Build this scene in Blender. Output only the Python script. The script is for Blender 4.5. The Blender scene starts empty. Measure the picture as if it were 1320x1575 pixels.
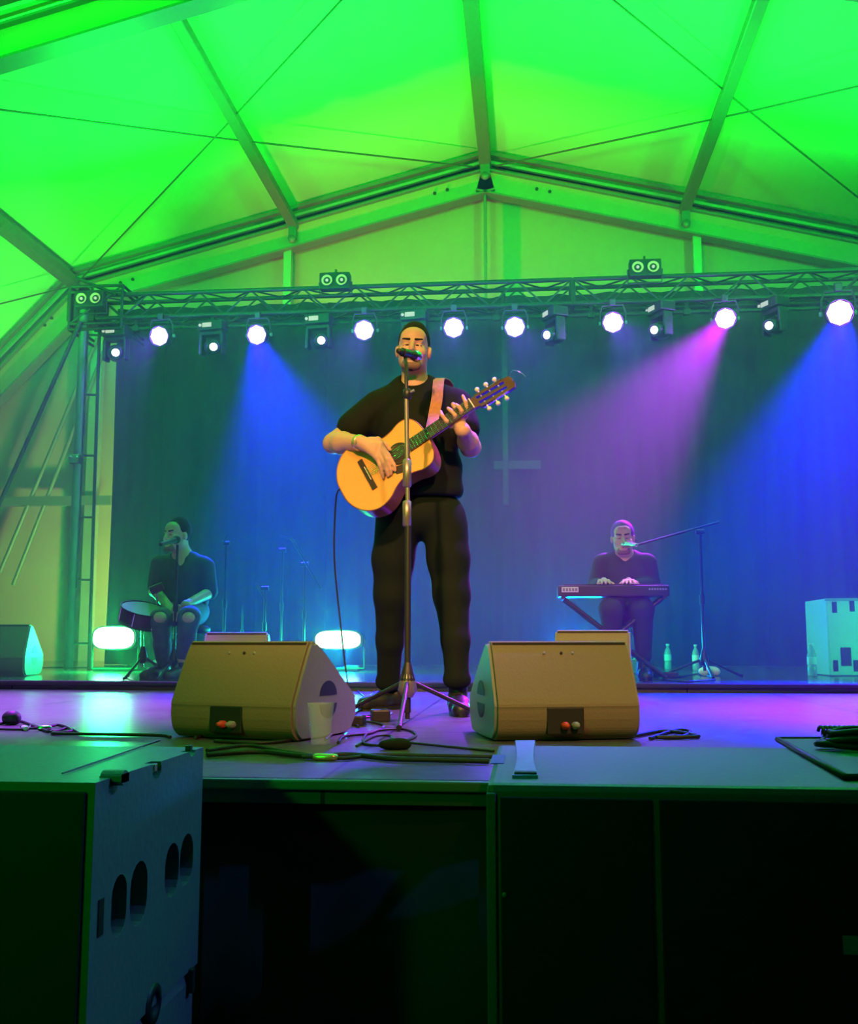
import bpy, math, random
import numpy as np
from mathutils import Vector, Matrix
random.seed(7)
R = math.radians
sc = bpy.context.scene
col = sc.collection
V = Vector

# ------------------------------------------------------------------ camera
F = 1560.0
CAM = V((0, 0, 1.53))
PITCH = math.atan(197.5 / F)
YAW = math.atan(153 / math.hypot(F, 197.5))
cd = bpy.data.cameras.new('camera')
cd.sensor_fit = 'VERTICAL'; cd.sensor_height = 24; cd.lens = 24 * F / 1575
cd.clip_start = .05; cd.clip_end = 100
cam = bpy.data.objects.new('camera', cd); col.objects.link(cam)
cam.location = CAM; cam.rotation_euler = (math.pi / 2 + PITCH, 0, YAW)
sc.camera = cam
CR = cam.rotation_euler.to_matrix()

def ray(px, py): return CR @ V(((px - 660) / F, -(py - 787.5) / F, -1))
def P(px, py, D):
    d = ray(px, py); return CAM + d * (D / d.y)
def PZ(px, py, z):
    d = ray(px, py); return CAM + d * ((z - CAM.z) / d.z)
def PX(px, py, X):
    d = ray(px, py); return CAM + d * ((X - CAM.x) / d.x)

sc.view_settings.view_transform = 'Standard'; sc.view_settings.look = 'None'
sc.view_settings.gamma = 1; sc.view_settings.use_curve_mapping = False
sc.view_settings.exposure = 0
try:
    sc.cycles.use_denoising = True
    sc.cycles.max_bounces = 6; sc.cycles.diffuse_bounces = 3; sc.cycles.volume_bounces = 1
    sc.cycles.sample_clamp_indirect = 4; sc.cycles.caustics_reflective = False; sc.cycles.caustics_refractive = False
except Exception: pass
w = bpy.data.worlds.new('night'); sc.world = w; w.use_nodes = True
w.node_tree.nodes['Background'].inputs[0].default_value = (.05, .35, .12, 1)
w.node_tree.nodes['Background'].inputs[1].default_value = .012

# ------------------------------------------------------------------ lights
def spot(name, loc, target, color, energy, angle, blend=.6, radius=.08):
    l = bpy.data.lights.new(name, 'SPOT'); l.color = color; l.energy = energy
    l.spot_size = R(angle); l.spot_blend = blend; l.shadow_soft_size = radius
    o = bpy.data.objects.new(name, l); col.objects.link(o); o.location = loc
    o.rotation_euler = (V(target) - V(loc)).to_track_quat('-Z', 'Y').to_euler()
    return o
def point(name, loc, color, energy, radius=.08):
    l = bpy.data.lights.new(name, 'POINT'); l.color = color; l.energy = energy; l.shadow_soft_size = radius
    o = bpy.data.objects.new(name, l); col.objects.link(o); o.location = loc
    return o
GREEN = (0.0, 1.0, 0.015)
# green wash on the roof, from lamps beside and above the stage front
spot('roof_wash_light', (-5.2, 2.5, 4.4), (-2.2, 10.5, 8.4), GREEN, 3600, 74, 1, .15)
spot('roof_wash_light', (5.0, 2.5, 4.4), (1.6, 10.5, 8.4), GREEN, 4400, 74, 1, .15)
spot('roof_wash_light', (-.5, 1.6, 4.4), (-.5, 10.0, 9.0), GREEN, 2400, 84, 1, .15)
for x_, e_ in ((-3.9, 520), (-1.6, 620), (1.3, 620), (3.8, 620)):
    spot('added_roof_uplight', (x_, 9.85, 5.3), (x_ * .95, 9.0, 7.4), GREEN, e_ * 1.0, 156, 1, .1)  # added roof fill, no lamp bodies on the truss for it
spot('roof_wash_light', (-4.8, 8.0, 3.9), (-5.9, 11.0, 6.2), GREEN, 1300, 62, 1, .15)
spot('roof_wash_light', (-.5, -1.0, 3.2), (-.5, 2.0, 7.5), GREEN, 1000, 90, 1, .15)  # added behind the camera, bounces green onto the stage front
spot('added_green_fill', (-3.0, -2.5, 3.2), (-.8, 4.7, 1.6), GREEN, 330, 50, 1, .15)  # added unseen fill, tints clothes and cabinet fronts green
# violet wash straight down on the deck from added unseen lamps above the stage front
spot('added_deck_wash', (2.6, 5.3, 5.5), (2.3, 5.0, 1.2), (.42, 0, 1), 12500, 48, .7, .10)
spot('added_deck_wash', (-3.0, 5.3, 5.5), (-3.2, 4.8, 1.2), (.46, .0, 1), 7500, 54, .8, .10)
spot('added_deck_wash', (.6, 5.55, 5.7), (-.25, 4.0, 1.2), (.38, .0, 1), 3200, 18, .8, .10)
spot('added_blue_side', (3.4, 2.6, 4.6), (-.74, 2.1, 1.0), (.10, .22, 1), 420, 17, .6, .08)  # added unseen lamp, turns the left cabinet's side blue
spot('added_gable_green', (-3.9, 11.5, 1.7), (-6.3, 13.2, 3.6), GREEN, 420, 120, 1, .1)  # added unseen lamp behind the curtain, brightens the left gable wall
# warm front light from the audience side
spot('front_light', (-1.4, -1.2, 5.5), (-.50, 4.6, 2.15), (1.0, .45, .17), 2000, 26, .8, .12)
spot('front_light', (1.9, -1.2, 5.5), (-.1, 4.0, 1.7), (1.0, .45, .18), 1300, 28, .8, .12)
# gable wall, warm
spot('gable_light', (-3.0, 11.4, 2.4), (-1.6, 13.0, 6.4), (1.0, .40, .2), 650, 76, 1, .1)
spot('gable_light', (1.8, 11.4, 2.4), (1.6, 13.0, 6.2), (1.0, .40, .2), 100, 76, 1, .1)
spot('gable_light', (-3.6, 11.5, 1.5), (-6.2, 13.2, 3.2), (.75, .75, .25), 480, 120, 1, .1)

# ------------------------------------------------------------------ materials
def mat(name, c, rough=.6, metal=0, noise=0, nscale=8, bump=0, spec=.5, emit=None, es=0, trans=0, sheen=0, alpha=1):
    m = bpy.data.materials.new(name); m.use_nodes = True
    nt = m.node_tree; b = nt.nodes['Principled BSDF']
    b.inputs['Base Color'].default_value = (*c, 1)
    b.inputs['Roughness'].default_value = rough; b.inputs['Metallic'].default_value = metal
    b.inputs['Specular IOR Level'].default_value = spec
    b.inputs['Transmission Weight'].default_value = trans
    b.inputs['Alpha'].default_value = alpha
    if sheen: b.inputs['Sheen Weight'].default_value = sheen
    if emit:
        b.inputs['Emission Color'].default_value = (*emit, 1); b.inputs['Emission Strength'].default_value = es
        m.cycles.emission_sampling = 'NONE'
    if noise or bump:
        tc = nt.nodes.new('ShaderNodeTexCoord'); n = nt.nodes.new('ShaderNodeTexNoise')
        n.inputs['Scale'].default_value = nscale; n.inputs['Detail'].default_value = 4
        nt.links.new(tc.outputs['Object'], n.inputs['Vector'])
        if noise:
            mx = nt.nodes.new('ShaderNodeMix'); mx.data_type = 'RGBA'
            mx.inputs['A'].default_value = (*[x * (1 - noise) for x in c], 1)
            mx.inputs['B'].default_value = (*[min(1, x * (1 + noise)) for x in c], 1)
            nt.links.new(n.outputs['Fac'], mx.inputs['Factor']); nt.links.new(mx.outputs['Result'], b.inputs['Base Color'])
        if bump:
            bp = nt.nodes.new('ShaderNodeBump'); bp.inputs['Strength'].default_value = bump; bp.inputs['Distance'].default_value = .01
            nt.links.new(n.outputs['Fac'], bp.inputs['Height']); nt.links.new(bp.outputs['Normal'], b.inputs['Normal'])
    return m
M = dict(
    pvc=mat('tent_pvc_green_tint', (.28, .76, .26), .55, noise=.06, nscale=1.2, bump=.15),  # part of the green roof light is tinted into the fabric colour
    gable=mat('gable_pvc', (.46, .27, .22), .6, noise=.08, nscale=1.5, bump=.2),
    alu=mat('aluminium', (.42, .42, .40), .42, .6, noise=.1, nscale=6),
    purlin=mat('purlin_aluminium', (.16, .17, .15), .5, .3),
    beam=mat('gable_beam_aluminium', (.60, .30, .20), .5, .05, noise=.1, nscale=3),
    cable=mat('wire_rope', (.12, .12, .10), .5, .5),
    black=mat('black_metal', (.018, .018, .018), .45),
    trussm=mat('truss_black', (.035, .038, .035), .4, .4),
    rubber=mat('black_rubber', (.012, .012, .012), .55),
    plastic=mat('black_plastic', (.022, .022, .024), .4),
    curtain=mat('black_molton', (.014, .015, .018), .95, noise=.2, nscale=30, bump=.1),
    skirt=mat('stage_skirt', (.012, .014, .012), .9, noise=.2, nscale=5),
    ground=mat('ground', (.05, .05, .045), .8, noise=.3, nscale=3, bump=.2),
    wedge=mat('textured_black_paint', (.20, .15, .10), .62, noise=.08, nscale=120, bump=.12),
    wedgeside=mat('wedge_side_panel', (.20, .20, .19), .5, noise=.08, nscale=120, bump=.1),
    grille=mat('steel_grille', (.03, .03, .03), .85, 0, spec=.2),
    sub=mat('sub_paint', (.13, .14, .145), .5, noise=.15, nscale=60, bump=.12),
    subf=mat('sub_front', (.010, .011, .010), .75, noise=.2, nscale=30),
    skin=mat('skin', (.62, .36, .24), .5, noise=.06, nscale=20),
    lip=mat('lip_skin', (.42, .16, .13), .5),
    mouth=mat('mouth_dark', (.02, .008, .008), .6),
    hair=mat('dark_hair', (.008, .006, .005), .95, noise=.4, nscale=90, bump=.4),
    stubble=mat('stubble', (.20, .11, .08), .7, noise=.3, nscale=150),
    tee=mat('black_cotton', (.006, .0095, .0065), .85, spec=.25, noise=.25, nscale=14, bump=.3),
    trousers=mat('black_trousers', (.005, .011, .006), .85, spec=.25, noise=.25, nscale=10, bump=.35),
    shoe=mat('black_leather', (.014, .014, .015), .4),
    spruce=mat('guitar_spruce_top', (.80, .42, .10), .3, noise=.07, nscale=25),
    rosew=mat('guitar_side_wood', (.28, .11, .045), .3, noise=.3, nscale=20),
    board=mat('fretboard', (.03, .025, .02), .4),
    headm=mat('headstock_wood', (.07, .03, .02), .3),
    chrome=mat('chrome', (.7, .7, .7), .2, 1),
    ivory=mat('ivory', (.8, .75, .6), .4),
    leather=mat('tan_leather_strap', (.42, .16, .05), .55, noise=.35, nscale=60),
    gold=mat('gold_watch', (.85, .7, .35), .25, .8),
    pole=mat('mic_stand_pole', (.30, .27, .22), .35, .6),
    grey=mat('grey_plastic', (.25, .25, .27), .5),
    jeans=mat('ripped_jeans', (.06, .09, .11), .8, noise=.3, nscale=30),
    shirt=mat('dark_shirt', (.03, .045, .05), .8, noise=.2, nscale=20),
    navy=mat('navy_shirt', (.02, .022, .05), .8, noise=.2, nscale=20),
    cap=mat('purple_cap', (.16, .04, .30), .7),
    white=mat('white_plastic', (.75, .75, .75), .4),
    red=mat('red_plastic', (.7, .06, .03), .4),
    blue=mat('blue_sticker', (.02, .08, .45), .5),
    blueg=mat('steel_blue_strap', (.16, .30, .45), .4, noise=.3, nscale=60),
    flight=mat('pale_cabinet', (.55, .57, .55), .5, noise=.05, nscale=20),
    bottle=mat('bottle_plastic', (.85, .9, .85), .15, trans=.6),
    cup=mat('clear_plastic', (.7, .7, .75), .08, alpha=.16),
    lensP=mat('lens_purple', (.1, .1, .1), .3, emit=(.95, .62, 1.0), es=5),
    lensW=mat('lens_cool_white', (.1, .1, .1), .3, emit=(.75, 1.0, .95), es=5),
    lensY=mat('blinder_reflector', (.35, .33, .2), .3, .3, emit=(.75, .8, .35), es=.32),
    lensG=mat('lens_green_white', (.1, .1, .1), .3, emit=(.62, 1.0, .92), es=9),
    display=mat('display', (.1, .1, .1), .3, emit=(.8, .85, .7), es=.6),
)
def deck_mat(name, c, rough, bw, bh, seam):
    m = mat(name, c, rough, noise=.18, nscale=2.2)
    nt = m.node_tree; b = nt.nodes['Principled BSDF']
    tc = nt.nodes.new('ShaderNodeTexCoord'); br = nt.nodes.new('ShaderNodeTexBrick')
    br.offset = 0; br.inputs['Scale'].default_value = 1; br.inputs['Brick Width'].default_value = bw
    br.inputs['Row Height'].default_value = bh; br.inputs['Mortar Size'].default_value = seam
    br.inputs['Color1'].default_value = (1, 1, 1, 1); br.inputs['Color2'].default_value = (.93, .93, .93, 1)
    br.inputs['Mortar'].default_value = (.12, .12, .12, 1)
    nt.links.new(tc.outputs['Object'], br.inputs['Vector'])
    prev = b.inputs['Base Color'].links[0].from_socket
    mx = nt.nodes.new('ShaderNodeMix'); mx.data_type = 'RGBA'; mx.blend_type = 'MULTIPLY'; mx.inputs['Factor'].default_value = 1
    nt.links.new(prev, mx.inputs['A']); nt.links.new(br.outputs['Color'], mx.inputs['B']); nt.links.new(mx.outputs['Result'], b.inputs['Base Color'])
    n = nt.nodes.new('ShaderNodeTexNoise'); n.inputs['Scale'].default_value = 14; n.inputs['Detail'].default_value = 6
    mp = nt.nodes.new('ShaderNodeMapRange'); mp.inputs['To Min'].default_value = rough * .8; mp.inputs['To Max'].default_value = rough * 1.35
    nt.links.new(tc.outputs['Object'], n.inputs['Vector']); nt.links.new(n.outputs['Fac'], mp.inputs['Value']); nt.links.new(mp.outputs['Result'], b.inputs['Roughness'])
    return m
M['deck'] = deck_mat('stage_plywood', (.095, .088, .10), .30, 2.0, 1.0, .006)
M['riser'] = deck_mat('glossy_dance_floor', (.09, .095, .095), .16, 1.5, 1.5, .004)

# ------------------------------------------------------------------ helpers
def tag(o, label=None, cat=None, group=None, kind=None):
    if label: o['label'] = label
    if cat: o['category'] = cat
    if group: o['group'] = group
    if kind: o['kind'] = kind
    return o
def thing(name, label, cat, loc, rz=0, group=None, rot=None):
    o = bpy.data.objects.new(name, None); col.objects.link(o); o.empty_display_size = .1
    o.location = loc; o.rotation_euler = rot if rot else (0, 0, rz)
    o.matrix_world = Matrix.LocRotScale(V(loc), o.rotation_euler, None)
    return tag(o, label, cat, group)
def copy_tree(o, parent=None):
    c = o.copy(); col.objects.link(c); c.parent = parent
    for ch in list(o.children): copy_tree(ch, c)
    return c
def link_mesh(name, verts, faces, m, parent=None, world=True, smooth=False, mats=None, fm=None):
    """verts in world coordinates when world, else in the parent's own frame"""
    if parent is not None and world:
        W = WM(parent).inverted(); verts = [W @ V(v) for v in verts]
    off = V((0, 0, 0))
    if parent is None:
        a = np.array([tuple(v) for v in verts]); off = V(((a[:, 0].min() + a[:, 0].max()) / 2, (a[:, 1].min() + a[:, 1].max()) / 2, a[:, 2].min()))
        verts = [V(v) - off for v in verts]
    me = bpy.data.meshes.new(name); me.from_pydata([tuple(v) for v in verts], [], [tuple(f) for f in faces])
    for x in (mats or [m]): me.materials.append(x)
    if fm: me.polygons.foreach_set('material_index', fm)
    if smooth: me.polygons.foreach_set('use_smooth', [True] * len(me.polygons))
    me.update()
    o = bpy.data.objects.new(name, me); col.objects.link(o)
    if parent is not None: o.parent = parent
    else: o.location = off
    return o
def WM(o):
    m = Matrix.LocRotScale(o.location, o.rotation_euler, o.scale)
    return WM(o.parent) @ m if o.parent else m
def frame(d):
    d = V(d).normalized(); u = V((0, 0, 1)) if abs(d.z) < .9 else V((0, 1, 0))
    a = d.cross(u).normalized(); b = a.cross(d).normalized(); return a, b
class MB:
    def __init__(s): s.v = []; s.f = []; s.sm = []
    def add(s, vs, fs, smooth=False):
        n = len(s.v); s.v += [V(x) for x in vs]; s.f += [tuple(i + n for i in f) for f in fs]; s.sm += [smooth] * len(fs); return s
    def box(s, c, size, mtx=None, bev=0):
        x, y, z = [k / 2 for k in size]; c = V(c); T = mtx or Matrix.Identity(3)
        if not bev:
            vs = [c + T @ V((a * x, b * y, d * z)) for a in (-1, 1) for b in (-1, 1) for d in (-1, 1)]
            return s.add(vs, [(0, 1, 3, 2), (4, 6, 7, 5), (0, 4, 5, 1), (2, 3, 7, 6), (0, 2, 6, 4), (1, 5, 7, 3)])
        import bmesh
        bm = bmesh.new(); bmesh.ops.create_cube(bm, size=1)
        for v in bm.verts: v.co = V((v.co.x * 2 * x, v.co.y * 2 * y, v.co.z * 2 * z))
        bmesh.ops.bevel(bm, geom=bm.edges[:], offset=bev, segments=2, affect='EDGES', profile=.6)
        bm.verts.index_update()
        s.add([c + T @ v.co for v in bm.verts], [[v.index for v in f.verts] for f in bm.faces]); bm.free(); return s
    def tube(s, pts, r, n=8, cap=True):
        pts = [V(p) for p in pts]; rs = r if isinstance(r, (list, tuple)) else [r] * len(pts)
        a = None; rings = []
        for i, p in enumerate(pts):
            d = (pts[min(i + 1, len(pts) - 1)] - pts[max(i - 1, 0)])
            if d.length < 1e-9: d = V((0, 0, 1))
            d.normalize()
            if a is None: a, b = frame(d)
            else:
                a = (a - d * a.dot(d)); a = a.normalized() if a.length > 1e-6 else frame(d)[0]
                b = a.cross(d).normalized()
            rings.append([p + (a * math.cos(2 * math.pi * k / n) + b * math.sin(2 * math.pi * k / n)) * rs[i] for k in range(n)])
        vs = [v for rg in rings for v in rg]; fs = []
        for i in range(len(pts) - 1):
            for k in range(n):
                fs.append((i * n + k, i * n + (k + 1) % n, (i + 1) * n + (k + 1) % n, (i + 1) * n + k))
        s.add(vs, fs, True)
        if cap:
            s.add(rings[0], [tuple(range(n))]); s.add(rings[-1], [tuple(range(n))])
        return s
    def lathe(s, o, axis, prof, n=24):
        """prof: (r, t) along axis"""
        d = V(axis).normalized(); return s.tube2(V(o), d, prof, n)
    def tube2(s, o, d, prof, n):
        a, b = frame(d); vs = []; fs = []
        for r, t in prof:
            vs += [o + d * t + (a * math.cos(2 * math.pi * k / n) + b * math.sin(2 * math.pi * k / n)) * max(r, 1e-5) for k in range(n)]
        for i in range(len(prof) - 1):
            for k in range(n): fs.append((i * n + k, i * n + (k + 1) % n, (i + 1) * n + (k + 1) % n, (i + 1) * n + k))
        return s.add(vs, fs, True)
    def prism(s, poly, d):
        """poly: list of world points (planar), extruded by vector d"""
        n = len(poly); d = V(d); vs = [V(p) for p in poly] + [V(p) + d for p in poly]
        fs = [tuple(range(n))[::-1], tuple(range(n, 2 * n))] + [(i, (i + 1) % n, n + (i + 1) % n, n + i) for i in range(n)]
        return s.add(vs, fs)
    def build(s, name, m, parent=None, world=True):
        o = link_mesh(name, s.v, s.f, m, parent, world)
        o.data.polygons.foreach_set('use_smooth', s.sm)
        import bmesh
        bm = bmesh.new(); bm.from_mesh(o.data); bmesh.ops.recalc_face_normals(bm, faces=bm.faces); bm.to_mesh(o.data); bm.free()
        return o
def bez(pts, n=8):
    """Catmull-Rom through pts"""
    pts = [V(p) for p in pts]; out = []
    for i in range(len(pts) - 1):
        p0 = pts[max(i - 1, 0)]; p1 = pts[i]; p2 = pts[i + 1]; p3 = pts[min(i + 2, len(pts) - 1)]
        for k in range(n):
            t = k / n
            out.append(.5 * ((2 * p1) + (p2 - p0) * t + (2 * p0 - 5 * p1 + 4 * p2 - p3) * t * t + (3 * p1 - p0 - 3 * p2 + p3) * t ** 3))
    return out + [pts[-1]]
def carve(o, cutters):
    """cut the MB shapes out of the object's mesh (world coordinates)"""
    cs = []
    for k, c in enumerate(cutters):
        co = c.build('cutter', M['black']); cs.append(co)
        md = o.modifiers.new('b%d' % k, 'BOOLEAN'); md.operation = 'DIFFERENCE'; md.object = co; md.solver = 'FAST'
    bpy.context.view_layer.update(); dg = bpy.context.evaluated_depsgraph_get()
    me = bpy.data.meshes.new_from_object(o.evaluated_get(dg)); o.modifiers.clear()

    o.data = me
    for c in cs: bpy.data.objects.remove(c)

class SD:
    """soft bodies: rounded cones and ellipsoids blended into one continuous surface"""
    def __init__(s, vox): s.x = vox; s.ops = []
    def cone(s, a, b, ra, rb=None, k=.012, sub=False):
        s.ops.append(('c', np.array(a, float), np.array(b, float), ra, ra if rb is None else rb, k, sub)); return s
    def chain(s, pts, rs, k=.01):
        for i in range(len(pts) - 1): s.cone(pts[i], pts[i + 1], rs[i], rs[i + 1], k)
        return s
    def ell(s, c, r, T=None, k=.012, sub=False):
        T = np.array(T) if T is not None else np.eye(3)
        s.ops.append(('e', np.array(c, float), np.array(r, float), T, 0, k, sub)); return s
    def clip(s, p, n): s.ops.append(('p', np.array(p, float), np.array(n, float), 0, 0, 0, True)); return s
    def build(s, name, m, parent=None, smooth=2, mats=None, pick=None):
        lo = np.full(3, 1e9); hi = -lo
        def bb(o):
            if o[0] == 'c': r = max(o[3], o[4]); return np.minimum(o[1], o[2]) - r, np.maximum(o[1], o[2]) + r
            r = o[2].max(); return o[1] - r, o[1] + r
        for o in s.ops:
            if o[0] != 'p' and not o[6]: a, b = bb(o); lo = np.minimum(lo, a); hi = np.maximum(hi, b)
        x = s.x; lo -= 3 * x; hi += 3 * x; N = np.ceil((hi - lo) / x).astype(int) + 1
        D = np.full(N, .2, np.float32); ax = [lo[i] + x * np.arange(N[i]) for i in range(3)]
        for o in s.ops:
            if o[0] == 'p': sl = [slice(None)] * 3
            else:
                a, b = bb(o); mg = o[5] * 1.5 + 3 * x
                i0 = np.clip(((a - mg - lo) / x).astype(int), 0, N - 1); i1 = np.clip(((b + mg - lo) / x).astype(int) + 2, 1, N)
                sl = [slice(i0[i], i1[i]) for i in range(3)]
            X, Y, Z = np.meshgrid(*[ax[i][sl[i]] for i in range(3)], indexing='ij'); Q = np.stack([X, Y, Z], -1)
            if Q.size == 0: continue
            if o[0] == 'c':
                ab = o[2] - o[1]; L = max(ab @ ab, 1e-12); t = np.clip(((Q - o[1]) @ ab) / L, 0, 1)
                d = np.linalg.norm(Q - o[1] - t[..., None] * ab, axis=-1) - (o[3] + (o[4] - o[3]) * t)
            elif o[0] == 'e':
                q = (Q - o[1]) @ o[3]; k0 = np.linalg.norm(q / o[2], axis=-1); k1 = np.linalg.norm(q / o[2] ** 2, axis=-1)
                d = k0 * (k0 - 1) / np.maximum(k1, 1e-6)
            else: d = (Q - o[1]) @ o[2]
            E = D[tuple(sl)]; k = max(o[5], 1e-4)
            if o[6]: h = np.clip(.5 - .5 * (E + d) / k, 0, 1) if o[0] != 'p' else None; E2 = np.maximum(E, d) if h is None else (E * (1 - h) - d * h + k * h * (1 - h))
            else: h = np.clip(.5 + .5 * (E - d) / k, 0, 1); E2 = E * (1 - h) + d * h - k * h * (1 - h)
            D[tuple(sl)] = E2
        ins = D < 0
        c8 = np.zeros(N - 1, np.int8)
        for i in (0, 1):
            for j in (0, 1):
                for k in (0, 1): c8 += ins[i:N[0] - 1 + i, j:N[1] - 1 + j, k:N[2] - 1 + k]
        act = (c8 > 0) & (c8 < 8); I = np.argwhere(act); idx = np.full(N - 1, -1, np.int64); idx[act] = np.arange(len(I))
        S = np.zeros((len(I), 3)); C = np.zeros(len(I))
        cn = [(i, j, k) for i in (0, 1) for j in (0, 1) for k in (0, 1)]
        for a in cn:
            for q in range(3):
                if a[q]: continue
                b = list(a); b[q] = 1; A = I + a; B = I + b
                da = D[A[:, 0], A[:, 1], A[:, 2]]; db = D[B[:, 0], B[:, 1], B[:, 2]]; cr = (da < 0) != (db < 0)
                t = np.where(cr, da / np.where(da == db, 1, da - db), 0)
                p = np.array(a) + t[:, None] * (np.array(b) - np.array(a)); S += p * cr[:, None]; C += cr
        Vt = lo + x * (I + S / np.maximum(C, 1)[:, None]); Fs = []
        for q in range(3):
            u, w_ = (q + 1) % 3, (q + 2) % 3
            s0 = [slice(1, N[i] - 1) for i in range(3)]; s0[q] = slice(0, N[q] - 1); s1 = list(s0); s1[q] = slice(1, N[q])
            cr = ins[tuple(s0)] != ins[tuple(s1)]; G = np.argwhere(cr) + np.array([0 if i == q else 1 for i in range(3)])
            du = np.zeros(3, int); du[u] = 1; dw = np.zeros(3, int); dw[w_] = 1
            g = lambda T: idx[T[:, 0], T[:, 1], T[:, 2]]
            quad = np.stack([g(G), g(G - du), g(G - du - dw), g(G - dw)], 1)
            flip = ins[G[:, 0], G[:, 1], G[:, 2]]; quad[flip] = quad[flip][:, ::-1]; Fs.append(quad)
        Fa = np.concatenate(Fs); Fa = Fa[(Fa >= 0).all(1)]
        for _ in range(smooth):
            acc = np.zeros_like(Vt); cnt = np.zeros(len(Vt))
            for i in range(4):
                np.add.at(acc, Fa[:, i], Vt[Fa[:, (i + 1) % 4]]); np.add.at(acc, Fa[:, i], Vt[Fa[:, (i + 3) % 4]]); np.add.at(cnt, Fa[:, i], 2)
            Vt = .5 * Vt + .5 * acc / np.maximum(cnt, 1)[:, None]
        fm = None
        if pick: fm = [int(v) for v in pick(Vt[Fa].mean(1))]
        o = link_mesh(name, [V(v) for v in Vt], Fa.tolist(), m, parent, True, True, mats, fm)
        return o

# ------------------------------------------------------------------ the tent
SZ, RZ = 1.2, 1.26            # stage deck, raised rear floor
GD = 13.0; FD = 7.75; BD = 2.5
ridge = P(747, 245, GD); kneeL = P(118, 425, GD); midL = P(455, 345, GD)
rx = ridge.x; kz = kneeL.z; hw = rx - kneeL.x
midz = midL.z; mh = rx - midL.x
kneeR = V((rx + hw, GD, kz))
footL = V((kneeL.x - 3.1, GD, kz - 3.25)); footR = V((kneeR.x + 3.1, GD, kz - 3.25))
def prof(off=0): return [V((footL.x - off, 0, footL.z)), V((kneeL.x - off * .4, 0, kz + off)), V((rx, 0, ridge.z + off)), V((kneeR.x + off * .4, 0, kz + off)), V((footR.x + off, 0, footR.z))]
ys = [GD + .25, FD, BD, -3.0]
# roof skin: two sloping faces and two steep haunches, sagging a little between the frames
vs, fs = [], []; A = prof(.06); NX = 10; rows = []
yy = np.linspace(GD + .25, -3, 41)
for y in yy:
    row = []
    ph = min(abs(y - k) for k in (GD, FD, BD, -1.07)) / 2.4
    for i in range(4):
        for k in range(NX + (i == 3)):
            t = k / NX; p = A[i].lerp(A[i + 1], t); sag = .05 * min(1, ph) * math.sin(math.pi * t)
            row.append(V((p.x, y, p.z - 0 + (-sag if i in (1, 2) else -sag * .5))))
    rows.append(row)
n = len(rows[0])
for r_ in rows: vs += r_
for j in range(len(rows) - 1):
    for i in range(n - 1): fs.append((j * n + i, j * n + i + 1, (j + 1) * n + i + 1, (j + 1) * n + i))
tag(link_mesh('ceiling', vs, fs, M['pvc'], smooth=False), 'tent roof skin of coated fabric, tinted green to carry the green light', kind='structure')
# gable wall sheet with a shallow billow between the posts
gp = MB(); poly = [V((p.x, GD + .2, p.z)) for p in prof(0)]
poly = [V((footL.x, GD + .2, 0))] + poly + [V((footR.x, GD + .2, 0))]
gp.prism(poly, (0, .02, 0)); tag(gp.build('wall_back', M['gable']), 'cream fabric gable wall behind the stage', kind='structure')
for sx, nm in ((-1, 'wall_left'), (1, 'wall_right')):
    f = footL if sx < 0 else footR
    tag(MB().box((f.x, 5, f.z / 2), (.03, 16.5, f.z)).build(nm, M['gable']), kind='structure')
tag(MB().box((rx, 4, -.05), (18, 20, .1)).build('floor', M['ground']), kind='structure')
# gable frame: outer rail, deep rafter face, lower flange
def slope_beam(a, b, dz0, dz1, y, th, m=None):
    a, b = V(a), V(b); d = (b - a).normalized(); nrm = V((-d.z, 0, d.x)); nrm = nrm if nrm.z > 0 else -nrm
    q = [a + nrm * dz0, b + nrm * dz0, b + nrm * dz1, a + nrm * dz1]
    return MB().prism([V((p.x, y, p.z)) for p in q], (0, th, 0))
tn = 1
G5 = prof(0)
def mk_frame(y, nm_lab):
    global tn
    for i in range(4):
        a, b = G5[i], G5[i + 1]
        fr = thing('trim_%d' % tn, nm_lab, None, (((a + b) / 2).x, y, ((a + b) / 2).z)); fr['kind'] = 'structure'; tn += 1
        slope_beam(a, b, -.50, -.20, y, .1).build('rafter_face', M['beam'], fr)
        slope_beam(a, b, -.215, -.19, y - .06, .2).build('upper_flange', M['purlin'], fr)
        slope_beam(a, b, -.52, -.495, y - .06, .2).build('lower_flange', M['purlin'], fr)
        slope_beam(a, b, -.10, -.06, y - .02, .05).build('fabric_rail', M['alu'], fr)
        slope_beam(a, b, -.02, .03, y - .10, .08).build('outer_rail', M['purlin'], fr)
        if y > 12:
            for t in (.12, .15, .88, .91):
                c = a.lerp(b, t); c = V((c.x, y, c.z - .33)); MB().tube2(c, V((0, -1, 0)), [(.022, 0), (.022, .02), (0, .02)], 8).build('bolt', M['black'], fr)
mk_frame(GD - .1, 'aluminium gable rafter of the tent')
mk_frame(FD, 'aluminium rafter of the tent')
# purlins running from frame to frame
for nm, x, z, s in (('ridge', rx, ridge.z - .1, .16), ('l', rx - mh, midz - .06, .13), ('r', rx + mh, midz - .06, .13), ('kl', kneeL.x, kz - .12, .17), ('kr', kneeR.x, kz - .12, .17)):
    o = MB().box((x, 5.2, z), (s, 15.8, s * .8), bev=.015).build('trim_%d' % tn, M['purlin']); tn += 1
    tag(o, kind='structure')
    if nm in ('ridge', 'l', 'r'):
        b = MB().box((x, GD - .16, z - .1), (s * .8, .08, .24)).tube2(V((x, GD - .2, z - .24)), V((0, -1, 0)), [(.05, 0), (.05, .05), (0, .05)], 10)
        tag(b.build('trim_%d' % tn, M['purlin']), kind='structure'); tn += 1
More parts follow.
